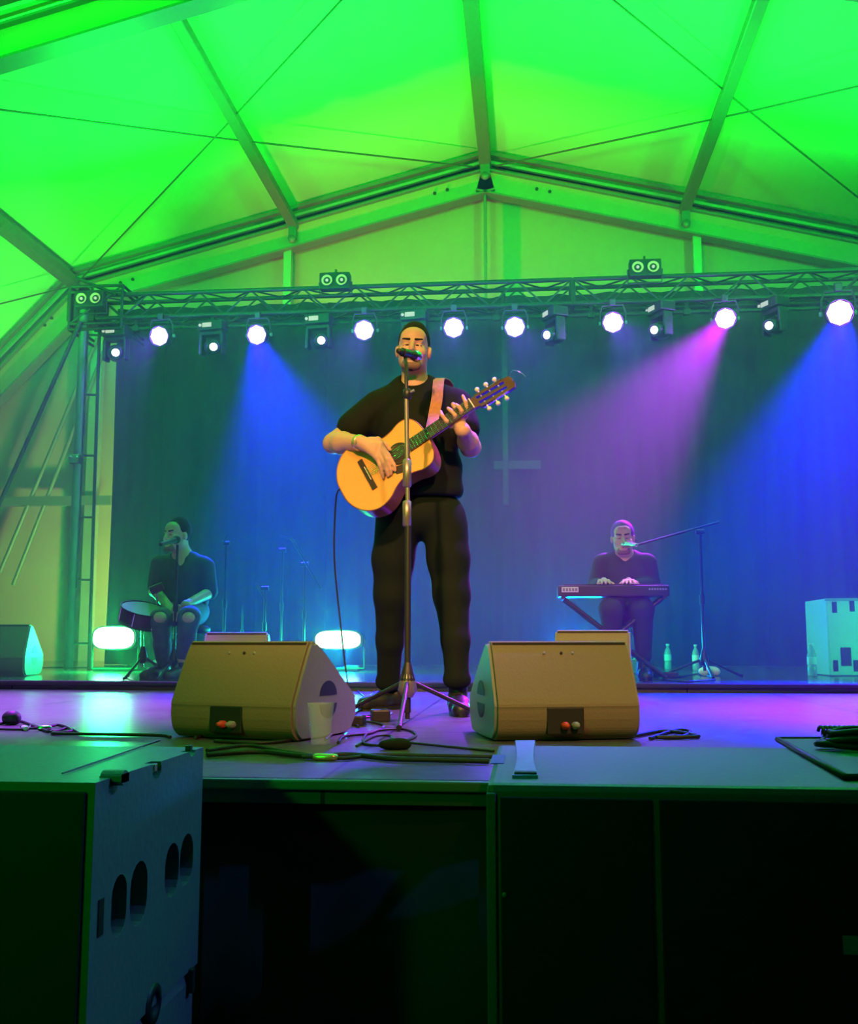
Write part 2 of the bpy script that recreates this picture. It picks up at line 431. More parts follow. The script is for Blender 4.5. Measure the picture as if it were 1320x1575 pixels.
# wind-bracing wire ropes, crossed in each roof bay
def wire(a, b, lab, r=.011):
    o = MB().tube([a, V(a).lerp(V(b), .5) - V((0, 0, .03)), b], r, 6).build('bracing_wire', M['cable'])
    return tag(o, lab, 'wire rope', 'wind-bracing wires under the tent roof')
dz = .22
def fp(k, y): return {'kl': V((kneeL.x + .1, y, kz - dz)), 'kr': V((kneeR.x - .1, y, kz - dz)), 'r': V((rx, y, ridge.z - dz)), 'rl': V((rx - .15, y, ridge.z - dz)), 'rr': V((rx + .15, y, ridge.z - dz))}[k]
wire(fp('rl', GD - .25), fp('kl', FD), 'wire rope crossing the left roof slope from the gable peak')
wire(fp('kl', GD - .25), fp('rl', FD), 'wire rope rising across the left roof slope from the truss corner')
wire(fp('rr', GD - .25), fp('kr', FD), 'wire rope crossing the right roof slope from the gable peak')
wire(fp('kr', GD - .25), fp('rr', FD), 'wire rope falling across the right roof slope to its lower corner')
wire(fp('kl', GD - .25), V((footL.x, FD, footL.z)), 'lower wire rope on the steep left haunch of the roof')
wire(fp('kl', FD), V((footL.x, GD - .3, footL.z)), 'upper wire rope on the steep left haunch of the roof')
# gable posts and rail (behind the curtain too)
def gpost(px, w=.14, m='alu', y=GD - .02, z0=0):
    x = P(px, 400, GD).x; zt = ridge.z - abs(x - rx) * (ridge.z - kz) / hw - .45
    global tn
    if x < kneeL.x: zt = kz - 1.05 * (kneeL.x - x) - .5
    o = MB().box((x, y, (zt + z0) / 2), (w, .12, zt - z0), bev=.01).build('trim_%d' % tn, M[m]); tn += 1
    return tag(o, kind='structure')
gpost(444, .11); gpost(1072, .11); gpost(747, .035, 'purlin'); gpost(158, .16, 'alu')
zr = P(90, 772, GD).z
tag(MB().box(((footL.x + P(176, 770, GD).x) / 2, GD - .08, zr), (P(176, 770, GD).x - footL.x, .1, .12)).build('trim_%d' % tn, M['purlin']), kind='structure'); tn += 1

# ------------------------------------------------------------------ stage
y0 = PZ(640, 1199, SZ).y
st = MB().box((rx, (y0 + 13) / 2, SZ - .03), (15, 13 - y0, .06)).build('floor_stage', M['deck']); tag(st, 'purple-lit plywood stage deck', kind='structure')
yr = PZ(640, 1049, RZ).y
tag(MB().box((rx, (yr + 13) / 2, (RZ + SZ) / 2), (15, 13 - yr, RZ - SZ)).build('floor_riser', M['riser']), 'glossy raised rear stage floor', kind='structure')
tag(MB().box((rx, yr - .012, (RZ + SZ) / 2 + .012), (15, .02, .03), bev=.004).build('trim_%d' % tn, M['rubber']), kind='structure'); tn += 1
tag(MB().box((rx, y0 - .012, SZ - .013), (15, .024, .024), bev=.004).build('trim_%d' % tn, M['purlin']), kind='structure'); tn += 1
vs = []; fs = []; NS = 400
for i in range(NS + 1):
    x = -7.4 + 15 * i / NS; d = .012 * math.sin(x * 9) + .006 * math.sin(x * 23 + 1)
    vs += [V((x, y0 + .05 + d, 0.0)), V((x, y0 + .05 + d, SZ - .062))]
for i in range(NS): fs.append((2 * i, 2 * i + 2, 2 * i + 3, 2 * i + 1))
o = link_mesh('stage_skirt', vs, fs, M['skirt'], smooth=True); sd = o.modifiers.new('t', 'SOLIDIFY'); sd.thickness = .006
tag(o, 'black cloth skirt closing the front of the stage', 'stage skirt')

# black backdrop curtain, hung in folds from the truss height down to the floor
CD = 11.0
xl = P(178, 600, CD).x; xr = P(1480, 600, CD).x; zt = P(600, 462, CD).z
vs = []; fs = []; NC = 900; NZ = 6
for i in range(NC + 1):
    t = i / NC; x = xl + (xr - xl) * t
    g = .35 + .65 * (math.sin(x * 1.9 + 1.3) > -.2)
    d = .030 * math.sin(x * 11 + .8 * math.sin(x * 2.3)) * g + .016 * math.sin(x * 26 + math.sin(x * 4)) + .010 * math.sin(x * 5.1)
    for j in range(NZ + 1):
        s = j / NZ; vs.append(V((x + .01 * math.sin(s * 5 + x * 7), CD + d * (1.0 + .35 * s), zt + (RZ - zt + .005) * s)))
for i in range(NC):
    for j in range(NZ):
        a = i * (NZ + 1) + j; fs.append((a, a + 1, a + NZ + 2, a + NZ + 1))
o = link_mesh('backdrop_curtain', vs, fs, M['curtain'], smooth=True); sd = o.modifiers.new('t', 'SOLIDIFY'); sd.thickness = .004
tag(o, 'wide black backdrop curtain hanging behind the musicians', 'curtain')
# ------------------------------------------------------------------ trusses
def box_truss(name, lab, A, B, w, h, group=None, up=None, mat_='trussm', bay=None):
    """four chords from A to B (centre line), square zigzag lattice on all faces"""
    A, B = V(A), V(B); t = thing(name, lab, 'truss', A, 0, group); d = (B - A).normalized()
    u = V(up) if up else V((0, 0, 1)); s = d.cross(u).normalized(); u = s.cross(d).normalized(); L = (B - A).length
    cs = [(i, j) for i in (-1, 1) for j in (-1, 1)]
    for i, j in cs:
        o_ = s * (i * w / 2) + u * (j * h / 2); MB().tube([A + o_, B + o_], .024, 8).build('chord', M[mat_], t)
    nb = max(2, round(L / (bay or w * 1.1))); lat = MB()
    for face in ((0, -1), (0, 1), (1, -1), (1, 1)):
        for k in range(nb):
            q = []
            for kk, alt in ((k, k % 2), (k + 1, (k + 1) % 2)):
                c = A + d * (L * kk / nb); e = -1 if alt else 1
                if face[0] == 0: c = c + s * (face[1] * w / 2) + u * (e * h / 2)
                else: c = c + u * (face[1] * h / 2) + s * (e * w / 2)
                q.append(c)
            lat.tube(q, .010, 5, cap=False)
    lat.build('lattice', M[mat_], t)
    for kk in (0, L):
        r = MB()
        for (a, b) in (((-1, -1), (-1, 1)), ((-1, 1), (1, 1)), ((1, 1), (1, -1)), ((1, -1), (-1, -1))):
            r.tube([A + d * kk + s * (a[0] * w / 2) + u * (a[1] * h / 2), A + d * kk + s * (b[0] * w / 2) + u * (b[1] * h / 2)], .018, 6)
        r.build('end_frame', M[mat_], t)
    return t
TD = 10.0
ztop = P(540, 441, TD - .13).z; TH = .25; zc = ztop - TH / 2
xA = P(158, 460, TD).x; xm = P(880, 440, TD).x; xB = P(1420, 430, TD).x
box_truss('lighting_truss', 'black box truss spanning from the tower corner to mid stage, left section', (xA, TD, zc), (xm - .01, TD, zc), .25, TH, 'front lighting truss sections')
box_truss('lighting_truss', 'black box truss continuing past the right of the frame, right section', (xm + .01, TD, zc), (xB, TD, zc), .25, TH, 'front lighting truss sections')
# lower black batten pipe that carries the lamps
zp = zc - TH / 2 - .10
pipe = MB().tube([(xA - .05, TD - .05, zp), (xB, TD - .05, zp)], .022, 8)
tag(pipe.build('lamp_pipe', M['black']), 'long black pipe under the truss carrying the lamps', 'pipe')
# slim pale pole with a crossbar in front of the curtain
t = thing('hanging_pole', 'slim pale pole with a short crossbar hanging before the black curtain', 'pole', P(776, 776, CD - .25))
a = P(776, 470, CD - .25); b = P(778, 776, CD - .25)
MB().box(((a.x + b.x) / 2, a.y, (a.z + b.z) / 2), (.06, .03, a.z - b.z), bev=.006).build('pole', M['black'], t)
MB().tube([(a.x, a.y, a.z - .02), (a.x, TD + .125, a.z - .02), (a.x, TD + .125, zp + .2)], .02, 8).build('hanger', M['black'], t)
a = P(760, 717, CD - .23); b = P(832, 714, CD - .23); MB().box((a + b) / 2, ((b - a).length, .03, .09), bev=.006).build('crossbar', M['black'], t)

for k, tpos in enumerate(np.linspace(xA + .4, xB - .4, 9)):
    h_ = MB().box((tpos, TD - .05, zp + .06), (.03, .03, .13)).box((tpos, TD - .05, zp), (.07, .055, .06), bev=.008)
    tag(h_.build('pipe_clamp', M['black']), 'black clamp holding the lamp pipe under the truss', 'clamp', 'clamps along the lamp pipe')
# tower
TW = 9.85
tb = P(111, 985, TW); tt = P(127, 492, TW)
tx = P(118, 740, TW).x
tower = thing('truss_tower', 'dark ladder tower standing at the left end of the truss', 'tower', (tx, TW, RZ - .06))
zb = SZ; zt2 = zc
MB().tube([(tx, TW, zb), (tx, TW, zt2)], .045, 10).build('mast', M['purlin'], tower)
MB().tube([(tx + .19, TW + .05, zb), (tx + .15, TW + .05, zt2)], .018, 8).build('guide_tube', M['black'], tower)
for z in np.linspace(zb + .3, zt2 - .3, 6): MB().tube([(tx, TW, z), (tx + .18, TW + .05, z)], .012, 6).build('rung', M['black'], tower)
MB().box((tx, TW, zb + .03), (.7, .5, .06), bev=.01).build('base_plate', M['black'], tower)
MB().box((tx, TW - .04, zr - .02), (.11, .1, .10), bev=.01).build('bracket', M['chrome'], tower)
for s_ in (-1, 1): MB().tube2(V((tx + s_ * .035, TW - .09, zr)), V((0, -1, 0)), [(.014, 0), (.014, .015), (0, .015)], 8).build('bolt', M['chrome'], tower)
cb = thing('truss_corner_block', 'black corner block with bracing frame on top of the tower', 'truss', (xA - .2, TD, zc - .2))
zq = zc
MB().box((xA - .17, TD, zq), (.30, .30, .30), bev=.01).build('block', M['black'], cb)
f = MB(); x0, x1 = P(108, 460, TD - .2).x, P(188, 460, TD - .2).x
for zz in (zq - .26, zq - .20, zq + .20, zq + .14):
    f.tube([(x0, TD - .2, zz), (x1, TD - .2, zz)], .016, 6); f.tube([(x0, TD - .2, zz), (x0, TD + .4, zz)], .016, 6); f.tube([(x1, TD - .2, zz), (x1, TD + .4, zz)], .016, 6)
for xx in (x0, x1): f.tube([(xx, TD - .2, zq - .26), (xx, TD - .2, zq + .2)], .016, 6)
f.tube([(x0, TD - .2, zq - .2), (x1, TD - .2, zq + .2)], .01, 5).tube([(x0 + .05, TD - .2, zq + .3), (x0 + .5, TD - .2, zq + .1)], .02, 6)
f.build('sleeve_frame', M['trussm'], cb)
def strut(a, b, r, lab):
    return tag(MB().tube([a, b], r, 8).build('bracing_strut', M['black']), lab, 'strut', 'black struts bracing the tower')
strut(P(124, 494, TW - .1), V(PZ(-160, 1020, SZ + .02)) if False else P(-12, 800, TW - .1), .022, 'long black strut leaning from the tower top down to the left')
strut(P(136, 492, TW), P(118, 905, TW), .010, 'thin black cable stay running close beside the mast')
for k, (a, b) in enumerate((((150, 520), (0, 880)), ((160, 540), (20, 900)))):
    s_ = MB().tube([P(*a, GD - .1), P(*b, GD - .1)], .03, 6)
    tag(s_.build('gable_brace', M['purlin']), ['upper of two slanting braces on the cream gable wall', 'lower of two slanting braces on the cream gable wall'][k], 'brace')

# ------------------------------------------------------------------ lamps on the truss
def blinder(px, py, lab):
    c = P(px, py, TD - .22); t = thing('blinder_lamp', lab, 'stage lamp', c, 0, 'two-eyed blinder lamps on the truss')
    MB().box((0, 0, 0), (.31, .12, .17), bev=.012).build('housing', M['black'], t, world=False)
    for s_ in (-1, 1):
        MB().tube2(V((s_ * .075, -.058, 0)), V((0, -1, 0)), [(.062, 0), (.066, .02), (.058, .02), (.056, .006)], 20).build('lamp_rim', M['trussm'], t, world=False)
        rf = MB().tube2(V((s_ * .075, -.062, 0)), V((0, 1, 0)), [(.056, -.008), (.034, .003), (.012, .010), (0, .010)], 20).build('reflector', M['lensY'], t, world=False)
        MB().tube2(V((s_ * .075, -.064, 0)), V((0, -1, 0)), [(.014, -.006), (.016, .006), (.008, .014), (0, .015)], 12).build('bulb', M['display'], rf, world=False)
    MB().tube([(-.165, 0, 0), (-.165, .03, -.13), (.165, .03, -.13), (.165, 0, 0)], .010, 6).build('yoke', M['black'], t, world=False)
    MB().box((0, .02, .11), (.02, .02, .06)).build('hook', M['black'], t, world=False)
blinder(140, 462, 'two-eyed blinder lamp on the corner block above the tower')
blinder(516, 434, 'two-eyed blinder lamp on the truss above the singer, to his side with the tower')
blinder(992, 414, 'two-eyed blinder lamp on the truss above the keyboard player')

def par_proto():
    t = thing('wash_lamp', '', 'stage lamp', (0, 0, 0), 0, 'round colour wash lamps under the truss')
    MB().tube2(V((0, .16, 0)), V((0, -1, 0)), [(0, 0), (.06, 0), (.095, .03), (.105, .10), (.108, .17), (.100, .175), (.098, .16)], 24).build('housing', M['black'], t, world=False)
    q = MB(); pr = [(0, 0)]
    q.tube2(V((0, 0, 0)), V((0, -1, 0)), [(.096, 0), (.09, .004), (0, .008)], 8).build('lens', M['lensP'], t, world=False)
    MB().tube([(-.115, .07, 0), (-.125, .07, .10), (-.10, .07, .17), (.10, .07, .17), (.125, .07, .10), (.115, .07, 0)], .010, 6).build('yoke', M['black'], t, world=False)
    MB().box((0, .07, .20), (.06, .05, .07), bev=.01).build('clamp', M['black'], t, world=False)
    for s_ in (-1, 1): MB().tube2(V((s_ * .118, .07, 0)), V((s_, 0, 0)), [(.018, 0), (.018, .02), (0, .02)], 8).build('knob', M['grey'], t, world=False)
    return t
def head_proto():
    t = thing('moving_head_lamp', '', 'stage lamp', (0, 0, 0), 0, 'black moving head lamps under the truss')
    b = MB().box((0, 0, 0), (.27, .17, .10), bev=.012).build('base', M['plastic'], t, world=False)
    MB().box((-.03, -.088, 0), (.10, .008, .045)).build('display', M['display'], b, world=False)
    MB().tube2(V((-.105, -.086, 0)), V((0, -1, 0)), [(.016, 0), (.016, .008), (0, .008)], 10).build('control_knob', M['display'], b, world=False)
    y = MB().box((0, 0, -.075), (.25, .10, .04), bev=.01)
    for s_ in (-1, 1): y.box((s_ * .115, 0, -.19), (.035, .10, .22), bev=.012)
    y.build('yoke', M['plastic'], t, world=False)
    h = MB(); d = V((.55, -1, -.25)).normalized(); c = V((0, 0, -.22))
    h.tube2(c, d, [(0, -.13), (.06, -.13), (.085, -.07), (.09, .02), (.070, .12), (.062, .16), (.05, .16)], 20)
    hd = h.build('head', M['plastic'], t, world=False)
    MB().tube2(c, d, [(.040, .155), (.034, .163), (0, .166)], 16).build('lens', M['lensW'], hd, world=False)
    MB().box((0, 0, .085), (.05, .05, .09), bev=.01).build('clamp', M['black'], t, world=False)
    return t
pars = [(245, 517, 0), (395, 515, 0), (560, 508, 0), (698, 504, 0), (792, 503, 0), (943, 496, 0), (1116, 490, 0), (1292, 481, 1)]
pp = par_proto(); PARLOC = []
plab = ['violet wash lamp nearest the tower corner', 'violet wash lamp above the seated percussionist, second from the tower', 'violet wash lamp at the shoulder side of the singer, above his strumming arm',
        'bluish white wash lamp just beside the head of the singer', 'bluish white wash lamp next to the slim hanging pole', 'pink-violet wash lamp above the keyboard player',
        'pink wash lamp throwing a magenta beam through the haze', 'largest wash lamp, blazing white at the far end of the truss']
for i, (px, py, big) in enumerate(pars):
    o = pp if i == 0 else copy_tree(pp); c = P(px, py, TD - .25 if not big else TD - .6); o.location = c; o['label'] = plab[i]; PARLOC.append(c)
    o.rotation_euler = (R(14), 0, R((-6, -4, 0, 2, -2, -5, -8, -6)[i]))
    if big: o.scale = (1.2, 1.2, 1.2)
heads = [(180, 512, 0), (328, 503, 0), (491, 493, 0), (638, 487, 0), (853, 483, 1), (1016, 475, 1), (1190, 468, 1)]
hp = head_proto()
hlab = ['black moving head lamp at the tower corner, its white lens low', 'black moving head lamp between the first two violet lamps', 'black moving head lamp with a lit display beside the singer, tower side',
        'black moving head lamp partly hidden right behind the head of the singer', 'black moving head lamp beside the slim hanging pole, lens turned to it', 'black moving head lamp between the pink-violet and the pink wash lamps', 'black moving head lamp beside the largest wash lamp']
for i, (px, py, fl) in enumerate(heads):
    o = hp if i == 0 else copy_tree(hp); o.location = P(px, py, TD - .1); o['label'] = hlab[i]
    o.rotation_euler = (0, 0, R(-8 if not fl else -62))

# ------------------------------------------------------------------ floor wedges
def rz3(a): return Matrix.Rotation(a, 3, 'Z')
WP = [(y * .86, z * .925) for y, z in [(.0, .075), (.012, .035), (.045, .008), (.10, 0), (.43, 0), (.50, .03), (.53, .075), (.52, .13), (.50, .155), (.205, .335), (.15, .345), (.115, .335), (.01, .15), (0, .11)]]
def wedge_proto(lab, loc, rz, sc_=1.0, group=None, W=.58, detail=True, label_m=None):
    t = thing('stage_monitor', lab, 'speaker', loc, rz, group)
    pw = [(p.x * sc_, p.y * sc_) for p in bez([V((a, b, 0)) for a, b in WP + WP[:1]], 4)[:-1]]; h = W / 2 * sc_
    b = MB().prism([(-h, y, z) for y, z in pw], (2 * h, 0, 0))
    o = b.build('cabinet', label_m or M['wedge'], t, world=False)
    md = o.modifiers.new('b', 'BEVEL'); md.width = .006; md.segments = 2; md.limit_method = 'ANGLE'; md.angle_limit = R(35)
    # end panels, very slightly proud, with two D-shaped hand holes each
    for s_ in (-1, 1):
        ins = [(y + (.26 * sc_ - y) * .05, z + (.13 * sc_ - z) * .05) for y, z in pw]
        e = MB().prism([(s_ * h, y, z) for y, z in ins], (s_ * .010, 0, 0)).build('side_panel', M['wedgeside'], t, world=False)
        for up in (1, -1):
            c = V((s_ * (h + .0095), .235 * sc_, (.140 if up > 0 else .112) * sc_)); q = []
            for k in range(11):
                a = math.pi * k / 10; q.append(V((c.x, c.y + .062 * sc_ * math.cos(a), c.z + up * .05 * sc_ * math.sin(a))))
            MB().prism(q, (s_ * .002, 0, 0)).build('hand_hole', M['rubber'], e, world=False)
    g = MB(); a = V((0, .434, .146)) * sc_; b_ = V((0, .182, .311)) * sc_; n_ = V((0, .17, .29)).normalized() * .006
    g.prism([V((-h * .94, a.y, a.z)), V((h * .94, a.y, a.z)), V((h * .94, b_.y, b_.z)), V((-h * .94, b_.y, b_.z))], n_)
    g.build('grille', M['grille'], t, world=False)
    tb_ = MB().box((0, .130 * sc_, .317 * sc_), (2 * h * .98, .06 * sc_, .008)); tb_.build('top_edge', M['grille'], t, world=False)
    if detail:
        # dished connector bay in the back with its red and white plugs
        p = MB().box((-.012, .010 * sc_, .066 * sc_), (.125, .030, .088), bev=.004).build('connector_bay', M['rubber'], t, world=False)
        for x, m in ((-.005, 'red'), (.03, 'grey')): MB().tube2(V((x - .012, -.004, .050)), V((0, -1, .1)), [(.013, 0), (.013, .02), (.009, .024), (.006, .04), (0, .04)], 10).build('plug', M[m], p, world=False)
        for x in (-.06, 0, .04): MB().tube2(V((x, .082 * sc_, .285 * sc_)), V((0, -.87, .5)), [(.005, -.004), (.005, .003), (0, .003)], 8).build('screw', M['grille'] if x == 0 else M['grey'], t, world=False)
        for x in (-.075, .07): MB().tube2(V((x, .02 * sc_, .14 * sc_)), V((0, -1, .1)), [(.004, -.004), (.004, .006), (0, .006)], 8).build('screw', M['grey'], t, world=False)
    for sx in (-1, 1):
        for yy_ in (.10, .40): MB().box((sx * h * .8, yy_ * sc_, .001), (.05, .04, .01)).build('rubber_foot', M['rubber'], t, world=False)
    return t
def place_wedge(px, py, z, rz, **k):
    c = PZ(px, py, z); return wedge_proto(loc=(c.x, c.y, z + .002), rz=rz, **k)
place_wedge(352, 1139, SZ, R(-17), lab='black stage monitor with the clear cup at its side, facing the singer', W=.47)
place_wedge(876, 1141, SZ, R(14), lab='black stage monitor at the feet of the singer, behind the big black bass cabinet', W=.475)
def small_wedge(x0, x1, ytop, D, lab, rz, z):
    a, b = P(x0, ytop, D), P(x1, ytop, D); W = (b - a).length
    wedge_proto(lab, ((a.x + b.x) / 2, D - .1, z), rz, (a.z - z) / .32, None, W / ((a.z - z) / .32), False)
small_wedge(322, 412, 974, 6.0, 'violet-lit stage monitor seen behind the cup-side monitor', R(8), SZ + .002)
small_wedge(853, 963, 971, 5.4, 'grey-violet stage monitor in front of the keyboard player', R(-6), SZ + .002)
t = wedge_proto('dark stage monitor lying at the far edge below the tower, seen from its end', PZ(-8, 1036, RZ), R(0), 1.2, None, .5, False)
t.rotation_euler = (0, 0, R(12)); c = PZ(-30, 1041, RZ); t.location = (c.x, c.y, RZ + .002)

# ------------------------------------------------------------------ bass cabinets in front of the stage
SH = 1.29; H0 = .62
fy = PZ(748, 1205, SH).y; xL = PZ(748, 1205, SH).x
def slots(face_pts): pass
t = thing('subwoofer', 'big black bass cabinet with strap and blue sticker on top, seam down its front', 'speaker', (xL + .55, fy + .36, H0))
bxw = 1.16; by = PZ(900, 1147, SH).y
o = MB().box((xL + bxw / 2, (fy + by) / 2, (SH + H0) / 2), (bxw, by - fy, SH - H0), bev=.012).build('cabinet', M['sub'], t)
xs = P(1005, 1300, fy).x
MB().box(((xL + .022 + xs) / 2, fy - .001, (SH - .016 + H0) / 2), (xs - xL - .022 - .003, .012, SH - .016 - H0 - .01), bev=.003).build('grille', M['subf'], t)
MB().box(((xs + .003 + xL + bxw) / 2, fy - .001, (SH - .016 + H0) / 2), (xL + bxw - xs - .02, .012, SH - .016 - H0 - .01), bev=.003).build('grille', M['subf'], t)
MB().box((xL + .008, fy - .002, (SH + H0) / 2), (.016, .010, SH - H0 - .03), bev=.003).build('corner_trim', M['sub'], t)
c = P(1312, 1454, fy - .008); MB().box(c, (.03, .004, .028)).build('badge', M['grey'], t)
c = P(776, 1376, fy - .008); MB().tube2(c, V((0, -1, 0)), [(.004, 0), (.004, .003), (0, .003)], 8).build('screw', M['grey'], t)
# lower cabinet it stands on
o = MB().box((xL + bxw / 2, (fy + by) / 2, H0 / 2 - .002), (bxw, by - fy, H0 - .006), bev=.012).build('subwoofer', M['subf'])
tag(o, 'lower black bass cabinet carrying the one with the blue sticker', 'speaker')
# left cabinet
lx = PZ(147, 1204, SH).x; lfy = PZ(147, 1204, SH).y; lby = PX(313, 1150, lx).y
HL = PX(290, 1495, lx).z; HLa = HL
t = thing('subwoofer', 'black bass cabinet with hand slots in its lit side', 'speaker', (lx - .4, lfy + .3, HL))
lw = 1.1
cab = MB().box((lx - lw / 2, (lfy + lby) / 2, (SH + HL) / 2), (lw, lby - lfy, SH - HL)).build('cabinet', M['sub'], t)
cut = []
def slot(a, b, c_, d, dep):
    """rounded upright slot between pixel corners on the side face"""
    p0 = PX(a, b, lx); p1 = PX(c_, d, lx); y0_, y1_ = p0.y, p1.y; zt_, zb_ = p0.z, p1.z; r = (y1_ - y0_) / 2; q = []
    for k in range(9): an = math.pi * k / 8; q.append(V((lx - dep, (y0_ + y1_) / 2 + r * math.cos(an), zt_ - r + r * math.sin(an))))
    for k in range(9): an = math.pi + math.pi * k / 8; q.append(V((lx - dep, (y0_ + y1_) / 2 + r * math.cos(an), zb_ + r + r * math.sin(an))))
    return MB().prism(q, (dep + .02, 0, 0))
SL = [(173, 1352, 193, 1432), (202, 1332, 225, 1414), (255, 1303, 274, 1372), (278, 1288, 296, 1354)]
for s_ in SL: cut.append(slot(*s_, .10))
CL = [(170, 1186, 182, 1206), (235, 1168, 248, 1197), (291, 1142, 301, 1162)]
for s_ in CL: cut.append(slot(*s_, .02))
loc_back = cab.location.copy()
# carve works on world geometry, so bring the cabinet out of its parent while cutting
cab.parent = None; cab.location = t.location
carve(cab, cut); cab.parent = t; cab.location = (0, 0, 0)
md = cab.modifiers.new('b', 'BEVEL'); md.width = .005; md.segments = 2; md.limit_method = 'ANGLE'; md.angle_limit = R(40)
for s_ in SL:
    p0 = PX(s_[0], s_[1], lx); p1 = PX(s_[2], s_[3], lx)
    MB().box((lx - .09, (p0.y + p1.y) / 2, (p0.z + p1.z) / 2), (.01, p1.y - p0.y + .004, p0.z - p1.z)).build('slot_lining', M['rubber'], t)
for s_ in CL:
    p0 = PX(s_[0], s_[1], lx); p1 = PX(s_[2], s_[3], lx)
    MB().box((lx - .008, (p0.y + p1.y) / 2, (p0.z + p1.z) / 2 + .002), (.012, (p1.y - p0.y) * .35, (p0.z - p1.z) * .4), bev=.002).build('catch', M['chrome'] if s_[0] == 235 else M['black'], t)
p0 = PX(151, 1385, lx); p1 = PX(157, 1437, lx)
MB().box((lx, (p0.y + p1.y) / 2, (p0.z + p1.z) / 2), (.004, p1.y - p0.y, p0.z - p1.z)).build('slot', M['rubber'], t)
MB().box((lx - lw / 2, lfy - .001, (SH + HL) / 2), (lw - .03, .012, SH - HL - .03), bev=.003).build('grille', M['subf'], t)
# thin groove line across the top near the side
ta = PZ(96, 1190, SH); tb_ = PZ(248, 1138, SH)
MB().tube([ta + V((0, 0, 0)), tb_ + V((0, -.01, 0))], .0022, 6).build('top_seam', M['rubber'], t)
# lower cabinet with round port and catch
t = thing('subwoofer', 'lower black bass cabinet with a rounded corner and a round plug, under the slotted one', 'speaker', (lx - .4, lfy + .3, 0))
MB().box((lx - lw / 2 - .004, (lfy + lby) / 2, HL / 2 - .003), (lw, lby - lfy, HL - .006), bev=.02).build('cabinet', M['sub'], t)
p = PX(235, 1545, lx); MB().tube2(V((lx - .006, p.y, p.z)), V((1, 0, 0)), [(.040, 0), (.038, .010), (.022, .012), (.020, .006), (0, .006)], 20).build('plug', M['rubber'], t)
p = PX(292, 1500, lx); MB().box((lx, p.y, HL - .02), (.02, .02, .05), bev=.004).build('catch', M['black'], t)

# things on top of the cabinets
t = thing('strap', 'steel-blue woven strap lying flat near the blue sticker', 'strap', PZ(808, 1170, SH))
q = []; L0, L1 = 1140, 1194
for k in range(13):
    s_ = k / 12; wv = 13 + 5 * abs(2 * s_ - 1) ** 1.5
    q.append((s_, wv))
left = [PZ(808 - w_ * (.85 + .25 * s_), L0 + (L1 - L0) * s_, SH + .004) for s_, w_ in q]; right = [PZ(808 + w_ * (.85 + .25 * s_), L0 + (L1 - L0) * s_, SH + .004) for s_, w_ in q]
MB().prism([V((v.x, v.y, SH)) for v in left + right[::-1]], (0, 0, .006)).build('webbing', M['blueg'], t)
a, b = PZ(791, 1195, SH), PZ(826, 1195, SH); MB().box(((a.x + b.x) / 2, a.y, SH + .005), (b.x - a.x, .022, .010), bev=.003).build('end_bar', M['rubber'], t)
q = [PZ(758, 1162, SH), PZ(778, 1162, SH), PZ(775, 1175, SH), PZ(754, 1175, SH)]
tag(MB().prism(q, (0, 0, .0015)).build('sticker', M['blue']), 'small blue sticker on the corner of the big bass cabinet', 'sticker')
# shallow dark tray with coiled multicore at the right
t = thing('cable_tray', 'flat dark-edged board under the coiled cables at the right edge', 'tray', PZ(1290, 1190, SH))
q = [PZ(1196, 1141, SH), PZ(1302, 1201, SH), PZ(1500, 1201, SH), PZ(1500, 1141, SH)]
MB().prism(q, (0, 0, .008)).build('board', M['sub'], t)
MB().tube([v + V((0, 0, .006)) for v in (q[2], q[1], q[0], q[3])], .007, 6).build('rim', M['rubber'], t)
def coil(name, lab, cx, cy, z, rx_, ry_, turns, m='rubber', r=.006, cat='cable', seed=1):
    rnd = random.Random(seed); pts = []
    for k in range(turns * 16 + 1):
        a = k / 16 * 2 * math.pi; j = k / (turns * 16)
        s_ = 1 - .35 * j + .06 * math.sin(a * .37 + seed)
        pts.append(V((cx + rx_ * s_ * math.cos(a) + .01 * math.sin(a * 1.7 + seed), cy + ry_ * s_ * math.sin(a), z + r + .9 * r * (k // 16) * .9 + .004 * math.sin(a * 2.3))))
    return tag(MB().tube(pts, r, 6).build(name, M[m]), lab, cat)
c = PZ(1306, 1160, SH)
coil('coiled_cable', 'thick coil of black cable lying on the board at the right edge', c.x + .04, c.y, SH + .012, .10, .045, 6, r=.007)
c = PZ(1276, 1143, SH); pts = []
for k in range(90):
    a = k * .7; pts.append(V((c.x - .02 + k * .0012, c.y + .016 * math.cos(a), SH + .026 + .012 * math.sin(a))))
tag(MB().tube(pts, .0045, 6).build('spiral_cable', M['plastic']), 'tight spiral cable end lying on the coiled cable', 'cable')

# ------------------------------------------------------------------ floor wash lamps
def floor_lamp(px, py, D, w_, h_, lab, rz):
    c = P(px, py, D); t = thing('floor_wash_lamp', lab, 'stage lamp', (c.x, c.y, RZ), rz, None)
    zc_ = c.z - RZ; q = []
    for k in range(28):
        a = 2 * math.pi * k / 28; sx = math.copysign(abs(math.cos(a)) ** .55, math.cos(a)); sz = math.copysign(abs(math.sin(a)) ** .75, math.sin(a))
        q.append((w_ / 2 * sx, h_ / 2 * sz))
    b = MB().prism([(x * 1.1, .0, zc_ + z * 1.12) for x, z in q], (0, .12, 0)).build('housing', M['plastic'], t, world=False)
    MB().prism([(x, -.012, zc_ + z) for x, z in q], (0, .013, 0)).build('lens', M['lensG'], b, world=False)
    MB().tube([(-w_ * .57, .06, zc_), (-w_ * .57, .06, .02), (w_ * .57, .06, .02), (w_ * .57, .06, zc_)], .012, 8).build('bracket', M['plastic'], t, world=False)
    MB().box((0, .06, .012), (w_ * .9, .2, .022), bev=.004).build('base', M['plastic'], t, world=False)
    return c
LG1 = floor_lamp(175, 981, 8.7, .36, .19, 'blazing green-white floor lamp beside the percussionist', R(4))
